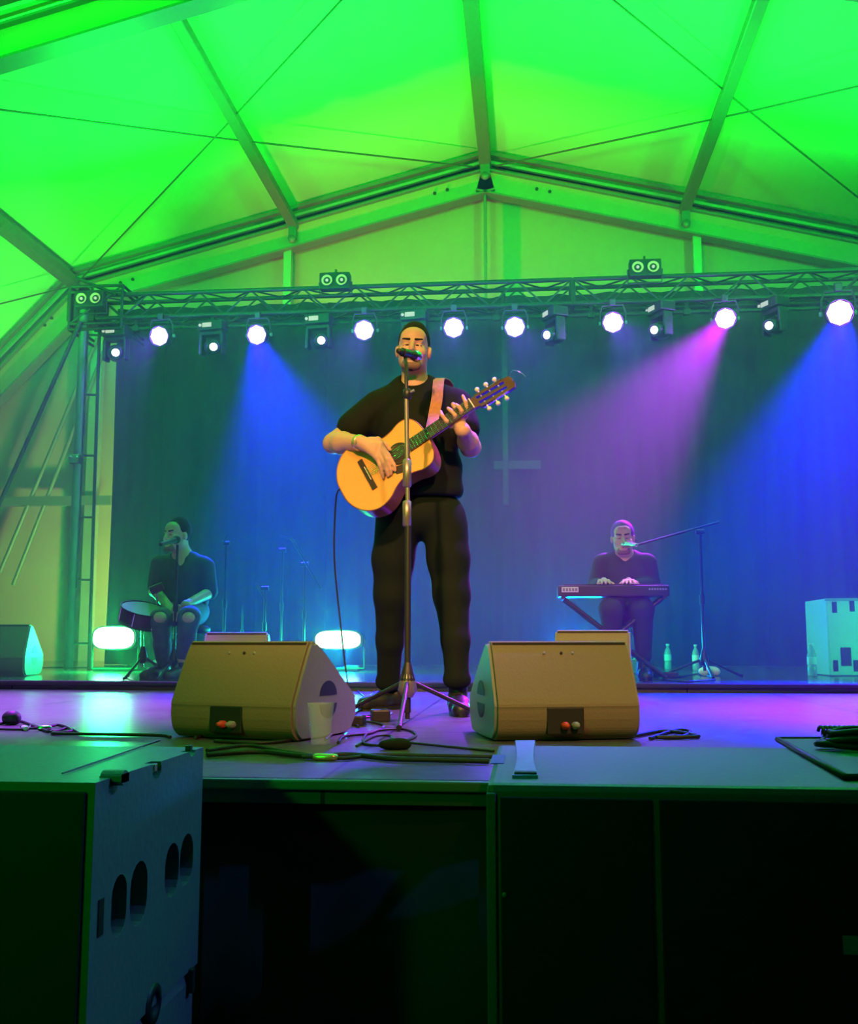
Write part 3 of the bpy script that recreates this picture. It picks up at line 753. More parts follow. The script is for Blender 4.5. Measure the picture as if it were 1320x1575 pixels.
LG2 = floor_lamp(520, 984, 8.9, .40, .155, 'blazing green-white floor lamp between the cup-side monitor and the legs of the singer', R(1))
c = PZ(541, 1030, RZ); tag(MB().box((c.x, c.y, RZ + .02), (.13, .08, .04), bev=.008).build('reflection_block', M['white']), 'small pale block standing in for the reflection of the middle floor lamp', 'box')  # white block painted in for the floor lamp's reflection

# ------------------------------------------------------------------ microphone stands
def tripod(t, base, rad, rz, m='black', up=.10, r=.009):
    for k in range(3):
        a = rz + k * 2 * math.pi / 3; d = V((math.cos(a), math.sin(a), 0))
        l = MB().tube([base + V((0, 0, up)), base + d * rad + V((0, 0, .012))], r, 8).build('leg', M[m], t)
        MB().tube([base + d * (rad - .02) + V((0, 0, .018)), base + d * (rad + .015) + V((0, 0, .011))], .011, 8).build('rubber_foot', M['rubber'], l)
    MB().tube2(base + V((0, 0, up - .05)), V((0, 0, 1)), [(0, 0), (.018, 0), (.030, .02), (.033, .05), (.022, .09), (.014, .12)], 14).build('hub', M['black'], t)
def mic(t_, tip, d, m='black', s=1.0, name='microphone', lab=None, body='black'):
    """handheld microphone: ball of mesh at tip, handle along d"""
    tip = V(tip); d = V(d).normalized()
    t = thing(name, lab, 'microphone', tip)
    MB().tube2(tip, d, [(0, -.026 * s), (.014 * s, -.022 * s), (.023 * s, -.009 * s), (.0255 * s, .006 * s), (.023 * s, .02 * s), (.0175 * s, .028 * s)], 18).build('head', M['chrome'] if m == 'chrome' else M['grille'], t)
    MB().tube2(tip, d, [(.020 * s, .026 * s), (.021 * s, .034 * s), (.017 * s, .045 * s), (.012 * s, .16 * s), (.011 * s, .175 * s), (0, .175 * s)], 14).build('handle', M[body], t)
    return t
# singer's straight stand
DB = 4.12; fz = SZ + .002
bx = P(627, 1075, DB).x; base = V((bx, DB, fz)); topz = P(625, 604, DB).z
t = thing('microphone_stand', 'straight microphone stand with tripod base in front of the singer', 'microphone stand', base)
tripod(t, base, .36, R(-88), 'black', .17)
zj = P(627, 800, DB).z
MB().tube([base + V((0, 0, .04)), base + V((0, 0, zj - SZ))], .0135, 12).build('lower_tube', M['black'], t)
tx2 = P(625, 604, DB).x
MB().tube([V((bx, DB, zj)), V((tx2, DB, topz))], .0095, 12).build('upper_tube', M['pole'], t)
for y_, l_, m_ in ((790, .11, 'pole'), (728, .12, 'pole'), (606, .045, 'plastic')):
    z_ = P(625, y_, DB).z; MB().tube2(V((bx + (tx2 - bx) * .5, DB, z_ - l_ / 2)), V((0, 0, 1)), [(.010, 0), (.018, .005), (.018, l_ - .005), (.010, l_)], 14).build('clutch', M[m_], t)
z6 = P(625, 606, DB).z; MB().tube([(tx2, DB, z6), (tx2 + .035, DB - .01, z6 + .012)], .006, 6).build('wing_screw', M['grey'], t)
mt = P(641, 548, 4.40); md_ = (P(614, 540, 4.235) - mt).normalized()
cl = mt + md_ * .115
MB().tube([V((tx2, DB, topz)), V((tx2, DB, topz + .12)), cl + V((0, 0, -.03)), cl], .008, 8).build('gooseneck', M['black'], t)
MB().tube([cl - md_ * .03, cl + md_ * .03], .019, 12).build('clip', M['plastic'], t)
tm = mic(None, mt, md_, 'chrome', 1.05, lab='microphone with a silver head right at the mouth of the singer', body='black')
MB().tube2(base + V((0, 0, .10)), V((0, 0, 1)), [(.020, 0), (.040, .03), (.030, .08), (.012, .14)], 16).build('brass_collar', M['pole'], t)
MB().tube([base + V((0, 0, .10)), base + V((0, 0, .015))], .010, 8).build('lower_spike', M['black'], t)

def bg_stand(px, ytop, D, lab, boom=None, m='black', col_r=.010, rad=.28, z=RZ, label_cat='microphone stand'):
    x = P(px, 1000, D).x; b = V((x, D, z)); t = thing('microphone_stand', lab, label_cat, b)
    tripod(t, b, rad, R(30), m, .14)
    tz = P(px, ytop, D); MB().tube([b + V((0, 0, .05)), V((x, D, tz.z))], col_r, 8).build('pole', M[m], t)
    MB().tube([V((x, D, (tz.z + z) / 2)), V((x, D, (tz.z + z) / 2 + .07))], col_r * 1.8, 8).build('clutch', M['plastic'], t)
    if boom:
        a = P(*boom[0], D - .05 if len(boom[0]) == 2 else 0); b2 = P(*boom[1], D - boom[2])
        MB().tube([a, b2], .008, 8).build('boom_arm', M[m], t)
        c_ = V((x, D, tz.z)); MB().tube([c_ + V((-.03, 0, 0)), c_ + V((.03, 0, 0))], .02, 10).build('swivel', M['plastic'], t)
    return t
bg_stand(268, 838, 6.95, 'dark microphone stand in front of the seated percussionist', m='trussm', rad=.30)
mic(None, P(272, 830, 7.02), (-.25, -.9, -.25), 'black', 1.15, lab='dark microphone at the mouth of the percussionist')
bg_stand(344, 836, 8.0, 'slim empty stand just behind the shoulder of the percussionist', ((338, 845), (350, 824), 0), 'trussm')
bg_stand(372, 930, 8.6, 'short stand behind the percussionist, between two taller stands', None, 'trussm', .008)
bg_stand(406, 905, 8.2, 'short stand with a bulky clip in the haze', ((394, 897), (410, 925), 0), 'trussm')
bg_stand(432, 846, 8.7, 'boom stand in the blue haze beyond the short ones', ((432, 824), (455, 832), 0), 'trussm')
bg_stand(467, 868, 8.4, 'boom stand next to the middle floor lamp with its arm sloping down', ((447, 826), (494, 906), 0), 'trussm')
bg_stand(1083, 818, 7.6, 'tall boom stand whose long arm reaches the keyboard player', ((1106, 803), (978, 839), .25), 'trussm', .012, .33)
mic(None, P(961, 836, 7.33), (.35, -.9, -.15), 'chrome', 1.1, lab='bright microphone at the mouth of the keyboard player', body='chrome')

# ------------------------------------------------------------------ small things on the stage
def bottle(px, py, h, lab, capm='white'):
    c = PZ(px, py, RZ); t = thing('water_bottle', lab, 'bottle', (c.x, c.y, RZ)); s = h / .24
    MB().tube2(V((0, 0, 0)), V((0, 0, 1)), [(0, 0), (.030 * s, .0), (.033 * s, .01), (.033 * s, .06 * s), (.030 * s, .07 * s), (.033 * s, .08 * s), (.033 * s, .15 * s), (.026 * s, .18 * s), (.013 * s, .205 * s), (.012 * s, .22 * s)], 20).build('body', M['bottle'], t, world=False)
    MB().tube2(V((0, 0, .218 * s)), V((0, 0, 1)), [(0, 0), (.016 * s, 0), (.016 * s, .02 * s), (0, .02 * s)], 14).build('cap', M[capm], t, world=False)
    MB().tube2(V((0, 0, .085 * s)), V((0, 0, 1)), [(.0336 * s, 0), (.0336 * s, .055 * s)], 20).build('paper_band', M['white'], t, world=False)
bottle(1028, 1030, .24, 'clear water bottle nearest the keyboard player')
bottle(1071, 1031, .235, 'clear water bottle at the foot of the boom stand')
bottle(1250, 1040, .25, 'pale water bottle standing alone beside the green-lit cabinet')
c = PZ(493, 1146, SZ); t = thing('plastic_cup', 'clear plastic cup standing on the stage front', 'cup', (c.x, c.y, SZ + .001))
MB().tube2(V((0, 0, 0)), V((0, 0, 1)), [(0, .002), (.029, 0), (.030, .004), (.0425, .125), (.0445, .128), (.0445, .131), (.0415, .129), (.0290, .006), (0, .005)], 32).build('cup_wall', M['cup'], t, world=False)
# pale flight cabinet at the far right, lit green
c0 = PZ(1276, 1040, RZ); D0 = c0.y; c1 = P(1274, 921, D0)
t = thing('speaker_cabinet', 'pale green-lit cabinet with corner handles at the right edge', 'speaker', (c0.x + .4, D0 + .3, RZ))
W_, H_ = .95, c1.z - RZ
MB().box((c0.x + W_ / 2, D0 + .3, RZ + H_ / 2 + .003), (W_, .6, H_), bev=.012).build('cabinet', M['flight'], t)
def onf(px, py, w__, h__, nm, m, dep=.012): c_ = P(px, py, D0 - dep / 2); MB().box(c_, (w__, dep, h__), bev=.003).build(nm, M[m], t)
for (px, py) in ((1284, 934), (1311, 932), (1286, 1024), (1317, 1024)): onf(px, py, .035, .085, 'recessed_handle', 'rubber', .004)
onf(1302, 1010, .075, .14, 'vent', 'plastic', .006)
onf(1300, 922, .30, .02, 'edge_trim', 'grey')
# cables
def cable(lab, pts, z=SZ, r=.005, m='rubber', name='cable', n=8):
    w_ = [PZ(p[0], p[1], z) + V((0, 0, r + .001 + (p[2] if len(p) > 2 else 0))) for p in pts]
    return tag(MB().tube(bez(w_, n), r, 6).build(name, M[m]), lab, 'cable')
cable('black cable running along the stage edge under the cup', [(318, 1166), (400, 1161), (470, 1168), (540, 1166), (600, 1172), (680, 1174), (752, 1176)], r=.008)
cable('black cable just behind the stage edge, passing the square patch of light', [(318, 1158), (380, 1150), (440, 1160), (520, 1170), (580, 1165), (660, 1166), (760, 1168)], r=.006)
cable('thin black cable curving from the tripod foot to the bass cabinet', [(548, 1150), (575, 1135), (600, 1134), (612, 1142), (680, 1150), (760, 1158)], r=.004)
cable('dark cable looped beside the foot of the microphone stand', [(600, 1150), (560, 1146), (570, 1128), (620, 1124), (640, 1134), (600, 1150)], r=.0045)
cable('cable bundle strand curling behind the cup', [(500, 1140), (530, 1118), (560, 1112), (590, 1118), (570, 1130), (530, 1135), (520, 1145)], r=.005)
cable('blue-lit cable lying around the shoe of the singer', [(545, 1100), (560, 1092), (590, 1092), (600, 1100), (560, 1106), (540, 1110), (552, 1120)], r=.005, m='plastic')
cable('thin cable from the middle floor lamp to the shoe of the singer', [(545, 1055), (555, 1068), (572, 1078), (577, 1062)], r=.004)
cable('black cable in front of the monitor with the blue-sticker cabinet before it', [(810, 1137), (880, 1133), (960, 1137), (1020, 1128), (1075, 1136), (1010, 1138)], r=.007)
cable('cable loop lying beyond the big bass cabinet', [(1000, 1139), (1040, 1126), (1062, 1128), (1050, 1136), (1020, 1137)], r=.006)
cable('black cable under the cup-side monitor', [(300, 1138), (330, 1130), (370, 1136), (420, 1131), (450, 1140), (400, 1146), (330, 1143)], r=.006)
cable('tangled cable strand on the stage behind the slotted cabinet', [(-10, 1118), (30, 1112), (60, 1122), (90, 1118), (110, 1127), (80, 1131), (130, 1132), (240, 1134), (262, 1137)], r=.006)
cable('second tangled cable strand with pale connectors behind the slotted cabinet', [(0, 1124), (40, 1124), (50, 1117), (76, 1128), (105, 1122), (120, 1130)], r=.005)
cable('black cable lying along the edge of the raised floor', [(0, 1049), (150, 1050), (290, 1052)], z=RZ, r=.006)
cable('tangle of cable by the pedals of the keyboard player', [(985, 1045), (1010, 1038), (1040, 1043), (1075, 1038), (1100, 1046), (1060, 1050), (1020, 1047)], z=RZ, r=.006)
cable('thin cable hanging down and lying behind the singer', [(840, 1030), (860, 1026), (880, 1034)], z=SZ, r=.004)
# plugs and small boxes
def plug(px, py, z, L, ang, m, lab, cat='connector', r=.010):
    c_ = PZ(px, py, z) + V((0, 0, r)); d = V((math.cos(ang), math.sin(ang), 0)); t = thing('cable_connector', lab, cat, c_)
    MB().tube2(c_ - d * L / 2, d, [(0, 0), (r * .6, 0), (r, L * .15), (r, L * .8), (r * .8, L), (0, L)], 12).build('shell', M[m], t)
    MB().tube2(c_ - d * (L / 2 + .03), d, [(r * .45, 0), (r * .6, .03)], 10).build('boot', M['rubber'], t)
plug(500, 1170, SZ, .07, 0, 'gold', 'brass-coloured cable connector on the stage edge cable')
plug(38, 1124, SZ, .06, R(-50), 'white', 'white cable connector in the tangle, first from the frame edge')
plug(68, 1124, SZ, .05, R(20), 'chrome', 'silver cable connector in the tangle behind the slotted cabinet')
def pebble(name, cat, px, py, z, size, lab, m, rz=0):
    c_ = PZ(px, py, z); s = SD(.006 if size[0] < .2 else .01); T = rz3(rz)
    s.ell(c_ + V((0, 0, size[2] * .45)), [k / 2 for k in size], T, .02); s.ell(c_ + T @ V((size[0] * .25, 0, size[2] * .4)), [size[0] * .25, size[1] * .4, size[2] * .4], T, .02)
    s.clip(c_ + V((0, 0, .001)), (0, 0, -1)); o_ = s.build(name, M[m]); return tag(o_, lab, cat)
pebble('folded_cloth', 'cloth', 606, 1153, SZ, (.10, .05, .035), 'small black folded cloth on the stage before the stand foot', 'tee', R(20))
pebble('cable_lump', 'cable knot', 16, 1115, SZ, (.07, .06, .06), 'rounded black plug block in the tangle by the frame edge', 'rubber')
pebble('folded_towel', 'towel', 1091, 1040, RZ, (.16, .10, .08), 'pale crumpled towel on the floor by the boom stand foot', 'ivory')
t = thing('pedal_board', 'small effects pedal with four knobs under the keyboard player', 'pedal', PZ(975, 1040, RZ))
c = PZ(975, 1036, RZ); MB().box(c + V((0, 0, .06)), (.13, .14, .12), bev=.01).build('box', M['flight'], t)
for k in range(4): MB().tube2(c + V((-.045 + .03 * k, -.05, .12)), V((0, 0, 1)), [(.009, 0), (.009, .015), (0, .015)], 8).build('knob', M['black'], t)
c = PZ(1015, 1042, RZ); tag(MB().box(c + V((.0, 0, .02)), (.26, .12, .04), bev=.01).build('pedal', M['plastic']), 'flat black pedal beside the bottle nearest the keyboard player', 'pedal')
c = PZ(585, 1110, SZ); tag(MB().box(c + V((.0, 0, .025)), (.075, .06, .05), rz3(R(20)), .008).build('junction_box', M['plastic']), 'small black junction box before the shoe of the singer', 'box')
c = PZ(548, 1116, SZ); tag(MB().box(c + V((.0, 0, .02)), (.07, .05, .04), rz3(R(-10)), .008).build('junction_box', M['plastic']), 'small black junction box nearest the cup', 'box')
# white tape marks
a = PZ(1195, 1052, SZ); b = PZ(1260, 1066, SZ)

# ------------------------------------------------------------------ people
def eul(x=0, y=0, z=0):
    return Matrix.Rotation(R(z), 3, 'Z') @ Matrix.Rotation(R(x), 3, 'X') @ Matrix.Rotation(R(y), 3, 'Y')
def head_ops(S, C, T, s=1.0, open_=1.0):
    def q(x, y, z): return V(C) + T @ (V((x, y, z)) * s)
    E = lambda c, r, k=.02, sub=False: S.ell(q(*c), [a * s for a in r], T, k * s, sub)
    K = lambda a, b, ra, rb, k=.012, sub=False: S.cone(q(*a), q(*b), ra * s, rb * s, k * s, sub)
    E((0, .012, .040), (.076, .096, .088)); E((0, -.030, -.030), (.063, .066, .085), .03)
    E((0, -.012, -.050), (.064, .060, .055), .03)
    K((-.026, -.078, -.098), (.026, -.078, -.098), .020, .020, .03)
    E((0, -.060, .055), (.060, .035, .045), .02)
    K((-.042, -.080, .026), (-.012, -.092, .022), .010, .010); K((.042, -.080, .026), (.012, -.092, .022), .010, .010)
    for sx in (-1, 1):
        K((sx * .029, -.107, .005), (sx * .038, -.102, .005), .014, .014, .012, True)
        E((sx * .032, -.0795, .003), (.0145, .0135, .0125), .004)
        E((sx * .043, -.066, -.026), (.024, .024, .022), .02)
        E((sx * .079, .006, -.004), (.008, .020, .031), .006); E((sx * .084, .002, .004), (.006, .016, .022), .006)
        E((sx * .013, -.106, -.030), (.0085, .010, .0075), .006)
    K((0, -.094, .016), (0, -.121, -.027), .0085, .0125, .010)
    K((-.018, -.096, -.052), (.018, -.096, -.052), .0075, .0075, .008); K((-.015, -.093, -.074), (.015, -.093, -.074), .0085, .0085, .01)
    if open_: E((0, -.106, -.062), (.017, .016, .0068 * open_), .005, True)
    return q
def face_extras(q, T, t, body, s=1.0, lips=True, vox=.003, brow=True):
    S = SD(vox)
    for sx in (-1, 1): S.cone(q(sx * .015, -.0995, .0265), q(sx * .046, -.0865, .0325), .0068 * s, .0050 * s, .003)
    S.build('eyebrows', M['hair'], t, 1)
    S = SD(vox)
    for sx in (-1, 1): S.cone(q(sx * .020, -.0925, .0005), q(sx * .044, -.0865, -.0005), .0042 * s, .0034 * s, .003)
    S.build('eyelashes', M['hair'], t, 1)
    S = SD(vox); S.ell(q(0, -.088, -.062), (.0165 * s, .010 * s, .009 * s), T); S.build('mouth_opening', M['mouth'], t, 1)
    if lips:
        S = SD(vox); S.cone(q(-.017, -.0985, -.0525), q(.017, -.0985, -.0525), .0052 * s, .0052 * s, .004); S.cone(q(-.015, -.098, -.0735), q(.015, -.098, -.0735), .0062 * s, .0062 * s, .004)
        S.build('lips', M['lip'], t, 1)
def hair_cap(q, T, t, s=1.0, vox=.004, fringe=.006, top=.012, m='hair'):
    S = SD(vox)
    S.ell(q(0, .018, .046), (.0795 * s, .097 * s, (.088 + top) * s), T)
    S.ell(q(0, -.085, .012), (.074 * s, .075 * s, (.076 + fringe) * s), T, .010, True)
    S.ell(q(0, -.03, -.075), (.11 * s, .10 * s, .065 * s), T, .01, True)
    for sx in (-1, 1): S.ell(q(sx * .085, -.004, -.012), (.03 * s, .022 * s, .038 * s), T, .006, True)
    return S.build('hair', M[m], t, 1)
def stubble(q, T, t, s=1.0, vox=.004, m='stubble'):
    S = SD(vox)
    S.ell(q(0, -.030, -.030), (.0635 * s, .0665 * s, .0862 * s), T, .02); S.cone(q(-.026, -.078, -.098), q(.026, -.078, -.098), .0215 * s, .0215 * s, .03 * s)
    S.ell(q(0, -.012, -.050), (.0645 * s, .0605 * s, .056 * s), T, .02)
    S.ell(q(0, -.06, .035), (.1 * s, .12 * s, .088 * s), T, .01, True); S.ell(q(0, -.115, -.060), (.026 * s, .03 * s, .022 * s), T, .006, True)
    return S.build('stubble', M[m], t, 1)

# ---------- guitar frame
gB = P(526, 757, 4.50); gH = P(787, 581, 4.40)
gu = (gH - gB).normalized(); gn = V((-.10, -1, .34)); gn = (gn - gu * gn.dot(gu)).normalized(); gv = gn.cross(gu).normalized()
GS = (gH - gB).length / .93
def G(u, v_, n_=0): return gB + gu * (u * GS) + gv * (v_ * GS) + gn * (n_ * GS)
def GP(px, py, off=0):
    d = ray(px, py); o_ = gB + gn * off; return CAM + d * ((o_ - CAM).dot(gn) / d.dot(gn))

# ---------- singer
t = thing('person', 'man in black t-shirt and trousers standing and singing while he plays a guitar', 'person', P(645, 1080, 4.72) * 1)
t.location = (P(645, 1000, 4.72).x, 4.72, SZ)
singer = t
def J(px, py, dy=0): return P(px, py, 4.72 + dy)
HC = J(636, 541, -.03); HT = eul(-4, 3, 3)
S = SD(.0045)
q = head_ops(S, HC, HT, .98, 1.3)
S.cone(J(638, 588, .02), J(637, 558, .01), .063, .060, .03)
# torso and legs under the clothes
S.ell(J(642, 650, .02), (.165, .105, .20), None, .05); S.ell(J(645, 735, .02), (.155, .105, .17), None, .06)
S.cone(J(605, 618, .02), J(672, 618, .02), .055, .055, .04)
S.chain([J(611, 808, .03), J(603, 915, .08), J(598, 1045, .22)], [.088, .058, .042], .03)
S.chain([J(685, 808, .03), J(694, 915, 0), J(702, 1042, -.06)], [.088, .058, .042], .03)
# strumming arm (his right)
sh, el, wr = J(583, 628, .02), J(513, 682, -.02), GP(556, 681, .045)
S.chain([sh, el], [.060, .047], .02); S.cone(el, el.lerp(wr, .35), .047, .052, .02); S.cone(el.lerp(wr, .35), wr, .052, .031, .02)
kn = [GP(586, 684, .050), GP(587, 691, .048), GP(584, 698, .046), GP(580, 704, .044)]
for k_ in kn: S.cone(wr, k_, .024, .0125, .016)
S.cone(kn[0], kn[3], .014, .012, .012)
tips = [(GP(597, 699, .042), GP(607, 716, .020), GP(608, 724, .010)), (GP(595, 707, .042), GP(601, 722, .022), GP(602, 729, .010)),
        (GP(590, 712, .040), GP(595, 725, .022), GP(597, 732, .010)), (GP(585, 716, .036), GP(588, 728, .020), GP(590, 735, .010))]
for k_, f_ in zip(kn, tips): S.chain([k_, *f_], [.0115, .0105, .009, .0078], .004)
S.chain([GP(569, 677, .045), GP(582, 676, .040), GP(593, 684, .028), GP(600, 692, .016)], [.016, .013, .011, .009], .006)
# fretting arm (his left)
sh2, el2, wr2 = J(701, 624, .04), J(724, 688, -.06), GP(712, 662, -.045)
S.chain([sh2, el2], [.058, .045], .02); S.cone(el2, el2.lerp(wr2, .35), .046, .047, .02); S.cone(el2.lerp(wr2, .35), wr2, .047, .030, .02)
palm = GP(703, 648, -.045)
S.cone(wr2, palm, .030, .028, .02)
fk = [GP(716, 640, -.030), GP(709, 645, -.020), GP(701, 651, -.018), GP(693, 655, -.022)]
for k_ in fk: S.cone(palm, k_, .020, .0125, .014)
ff = [(GP(719, 629, .000), GP(716, 618, .016), GP(712, 609, .016)), (GP(710, 632, .014), GP(706, 626, .024), GP(701, 622, .014)),
      (GP(700, 639, .018), GP(693, 631, .026), GP(689, 628, .014)), (GP(687, 648, .012), GP(680, 639, .024), GP(678, 633, .014))]
for k_, f_ in zip(fk, ff): S.chain([k_, *f_], [.0115, .0105, .0095, .008], .004)
S.chain([palm, GP(704, 632, -.055), GP(697, 622, -.055)], [.018, .014, .011], .006)
body = S.build('body', M['skin'], t, 2)
hair_cap(q, HT, t, .98, .0035, fringe=.0, top=.026); face_extras(q, HT, t, body, .98); 
stubble(q, HT, t, .98, .0035)
S = SD(.004); S.ell(q(0, -.074, -.108), (.022, .016, .014), HT); S.build('goatee', M['hair'], t, 1)
# t-shirt
S = SD(.008)
S.ell(J(641, 655, .02), (.205, .135, .21), None, .05); S.ell(J(645, 722, .01), (.207, .150, .17), None, .06); S.ell(J(646, 755, .01), (.208, .140, .10), None, .04)
S.cone(J(604, 612, .03), J(674, 610, .03), .066, .066, .05); S.cone(J(622, 594, .03), J(655, 593, .03), .058, .055, .04)
sd_ = (el - sh).normalized(); S.cone(sh, sh + sd_ * .155, .088, .082, .04)
sd2 = (el2 - sh2).normalized(); S.cone(sh2, sh2 + sd2 * .14, .085, .078, .04)
S.ell(J(637, 577, -.01), (.067, .080, .062), eul(20), .008, True)
S.clip(J(645, 766, 0), (0, 0, -1))
S.clip(sh + sd_ * .205, (sd_ * 1.0)) if False else None
S.build('t_shirt', M['tee'], t, 2)
# vest-like lower pocket flap of the shirt

# trousers
S = SD(.008)
S.ell(J(647, 790, .02), (.208, .135, .125), None, .05)
S.chain([J(612, 812, .02), J(605, 860, .04), J(603, 915, .06), J(600, 985, .13), J(598, 1046, .21)], [.108, .098, .084, .064, .056], .03)
S.chain([J(685, 812, .02), J(690, 860, .01), J(695, 915, -.01), J(701, 985, -.05), J(703, 1042, -.07)], [.108, .098, .084, .064, .055], .03)
for (a, b) in ((J(598, 1046, .21), .056), (J(703, 1042, -.07), .055)): S.cone(a + V((-.03, 0, -.01)), a + V((.03, 0, -.01)), b * .62, b * .62, .02)
S.build('trousers', M['trousers'], t, 2)
def shoe(t, heel, toe, w_=.046, name='shoe', m='shoe', vox=.006):
    heel = V(heel); toe = V(toe); S = SD(vox); z = heel.z; d = (toe - heel).normalized()
    L = (toe - heel).length
    S.cone(heel + V((0, 0, .042)), heel + d * L * .5 + V((0, 0, .040)), .040, .044, .03); S.cone(heel + d * L * .5 + V((0, 0, .035)), heel + d * (L - .035) + V((0, 0, .026)), w_, .040, .03)
    S.cone(heel + d * .02 + V((0, 0, .05)), heel + d * .03 + V((0, 0, .115)), .043, .044, .03)
    S.clip(heel + V((0, 0, .004)), (0, 0, -1)); o_ = S.build(name, M[m], t, 2)
    s2 = MB(); a, _ = frame(d); pr = []
    for k in range(20):
        an = 2 * math.pi * k / 20; pr.append(heel + d * (L * .46 + math.cos(an) * L * .56) + a * math.sin(an) * .047)
    s2.prism([V((p.x, p.y, z + .001)) for p in pr], (0, 0, .016)).build('sole', M['rubber'], o_)
fl = J(602, 1060, .24); fr_ = J(704, 1060, -.05)
shoe(t, (fl.x + .04, fl.y + .05, SZ), (fl.x - .135, fl.y - .13, SZ)); shoe(t, (fr_.x - .005, fr_.y + .06, SZ), (fr_.x + .035, fr_.y - .22, SZ))
# watch on the strumming wrist, bracelet on the other
d_ = (wr - el).normalized(); wp = el.lerp(wr, .93)
MB().tube2(wp - d_ * .010, d_, [(.034, 0), (.038, .003), (.038, .019), (.034, .022)], 24).build('wristwatch', M['gold'], t)
cpos = wp + (CAM - wp).normalized() * .036; MB().tube2(cpos, (CAM - cpos).normalized(), [(.017, -.006), (.017, .006), (.012, .009), (0, .009)], 18).build('watch_face', M['gold'], t)
d_ = (el2 - wr2).normalized(); wp = wr2.lerp(el2, .30); MB().tube2(wp, d_, [(.035, 0), (.038, .003), (.038, .012), (.035, .015)], 20).build('bracelet', M['chrome'], t)

# ---------- guitar
t = thing('acoustic_guitar', 'honey-coloured acoustic guitar with tan strap held by the standing singer', 'guitar', gB)
half = [(0, 0), (.004, .06), (.03, .118), (.075, .163), (.13, .180), (.185, .168), (.235, .137), (.285, .119), (.335, .124), (.385, .139), (.43, .132), (.458, .095), (.470, .045), (.472, 0)]
up_ = [V((a, b, 0)) for a, b in half]; cv = bez(up_, 5)
outl = [(p.x, p.y) for p in cv] + [(p.x, -p.y) for p in cv[::-1]][1:-1]
MB().prism([G(a, b, -.098) for a, b in outl], gn * (.094 * GS)).build('sides', M['rosew'], t)
MB().prism([G(a, b, -.004) for a, b in outl], gn * (.004 * GS)).build('soundboard', M['spruce'], t)
MB().tube([G(a, b, -.001) for a, b in outl] + [G(*outl[0], -.001)], .0028 * GS, 6).build('binding', M['rosew'], t)
MB().tube2(G(.318, 0, 0), gn, [(.043, .0008), (0, .0008)], 32).build('sound_hole', M['mouth'], t)
MB().tube2(G(.318, 0, 0), gn, [(.044, .0005), (.044, .002), (.055, .002), (.055, .0005)], 40).build('rosette', M['board'], t)
pg = [(.345 + .0, -.045), (.325, -.056), (.29, -.062), (.262, -.075), (.25, -.062), (.262, -.03), (.275, -.02), (.29, -.048), (.318, -.056)]
MB().prism([G(a, b, .0002) for a, b in [(.36, -.035), (.345, -.085), (.30, -.098), (.262, -.085), (.262, -.045), (.285, -.05), (.318, -.060), (.345, -.05)]], gn * .001).build('pickguard', M['board'], t)
bm_ = Matrix((gu, gv, gn)).transposed()
br = MB().box(G(.145, 0, .005), (.026 * GS, .17 * GS, .009 * GS), bm_, .002).build('bridge', M['board'], t)
MB().box(G(.150, 0, .011), (.003, .075 * GS, .005), bm_).build('saddle', M['ivory'], br)
# neck: from body to nut, fretboard over it
nk = MB(); nk.prism([G(.45, b, n_) for b, n_ in ((.028, .002), (.026, -.012), (.012, -.024), (-.012, -.024), (-.026, -.012), (-.028, .002))], gu * (.275 * GS)); nk.build('neck', M['rosew'], t)
fb = MB().prism([G(.372, b, n_) for b, n_ in ((.029, .003), (.029, .010), (-.029, .010), (-.029, .003))], gu * (.345 * GS)).build('fretboard', M['board'], t)
fr = MB()
for k in range(1, 19):
    u_ = .145 + (.717 - .145) * (2 ** (-k / 12)); 
    if u_ > .38: fr.box(G(u_, 0, .0106), (.0022, .058 * GS, .0018), bm_)
fr.build('frets', M['chrome'], fb)
MB().box(G(.719, 0, .008), (.005, .056 * GS, .012 * GS), bm_).build('nut', M['ivory'], t)
for k in range(6):
    v_ = (k - 2.5) * .0088; MB().tube([G(.145, v_, .014), G(.719, v_, .0135)], .0007 if k > 2 else .0010, 5).build('string', M['chrome'], t)
hs = MB()
hs.prism([G(.719, b, n_) for b, n_ in ((.028, .004), (.028, -.014), (-.028, -.014), (-.028, .004))], gu * (.03 * GS) - gn * .004)
for b0, b1 in ((-.036, -.022), (-.007, .007), (.022, .036)): hs.prism([G(.745, b0, .000), G(.745, b1, .000), G(.895, b1, -.022), G(.895, b0, -.022)], -gn * (.018 * GS))
hs.prism([G(.890, -.036, -.020), G(.890, .036, -.020), G(.920, .034, -.024), G(.932, .012, -.026), G(.925, 0, -.026), G(.932, -.012, -.026), G(.920, -.034, -.024)], -gn * (.018 * GS))
hd = hs.build('headstock', M['headm'], t)
for s_ in (-1, 1):
    MB().box(G(.82, s_ * .0375, -.020), (.13 * GS, .003, .012), bm_).build('tuner_plate', M['chrome'], hd)
    for k in range(3):
        u_ = .772 + k * .045; nn = -.012 - k * .006
        pg = MB().tube([G(u_, s_ * .015, nn), G(u_, s_ * .052, nn - .003)], .0035, 8); pg.tube2(G(u_, s_ * .050, nn - .003), gv * s_, [(.004, 0), (.010, .004), (.011, .014), (.006, .019), (0, .019)], 12)
        pg.build('tuning_peg', M['ivory'], t)
MB().tube(bez([G(.925, .02, -.02), G(.95, .03, 0), G(.975, .0, .0), G(.985, -.03, -.01)], 5), .0011, 5).build('string_end', M['chrome'], t)
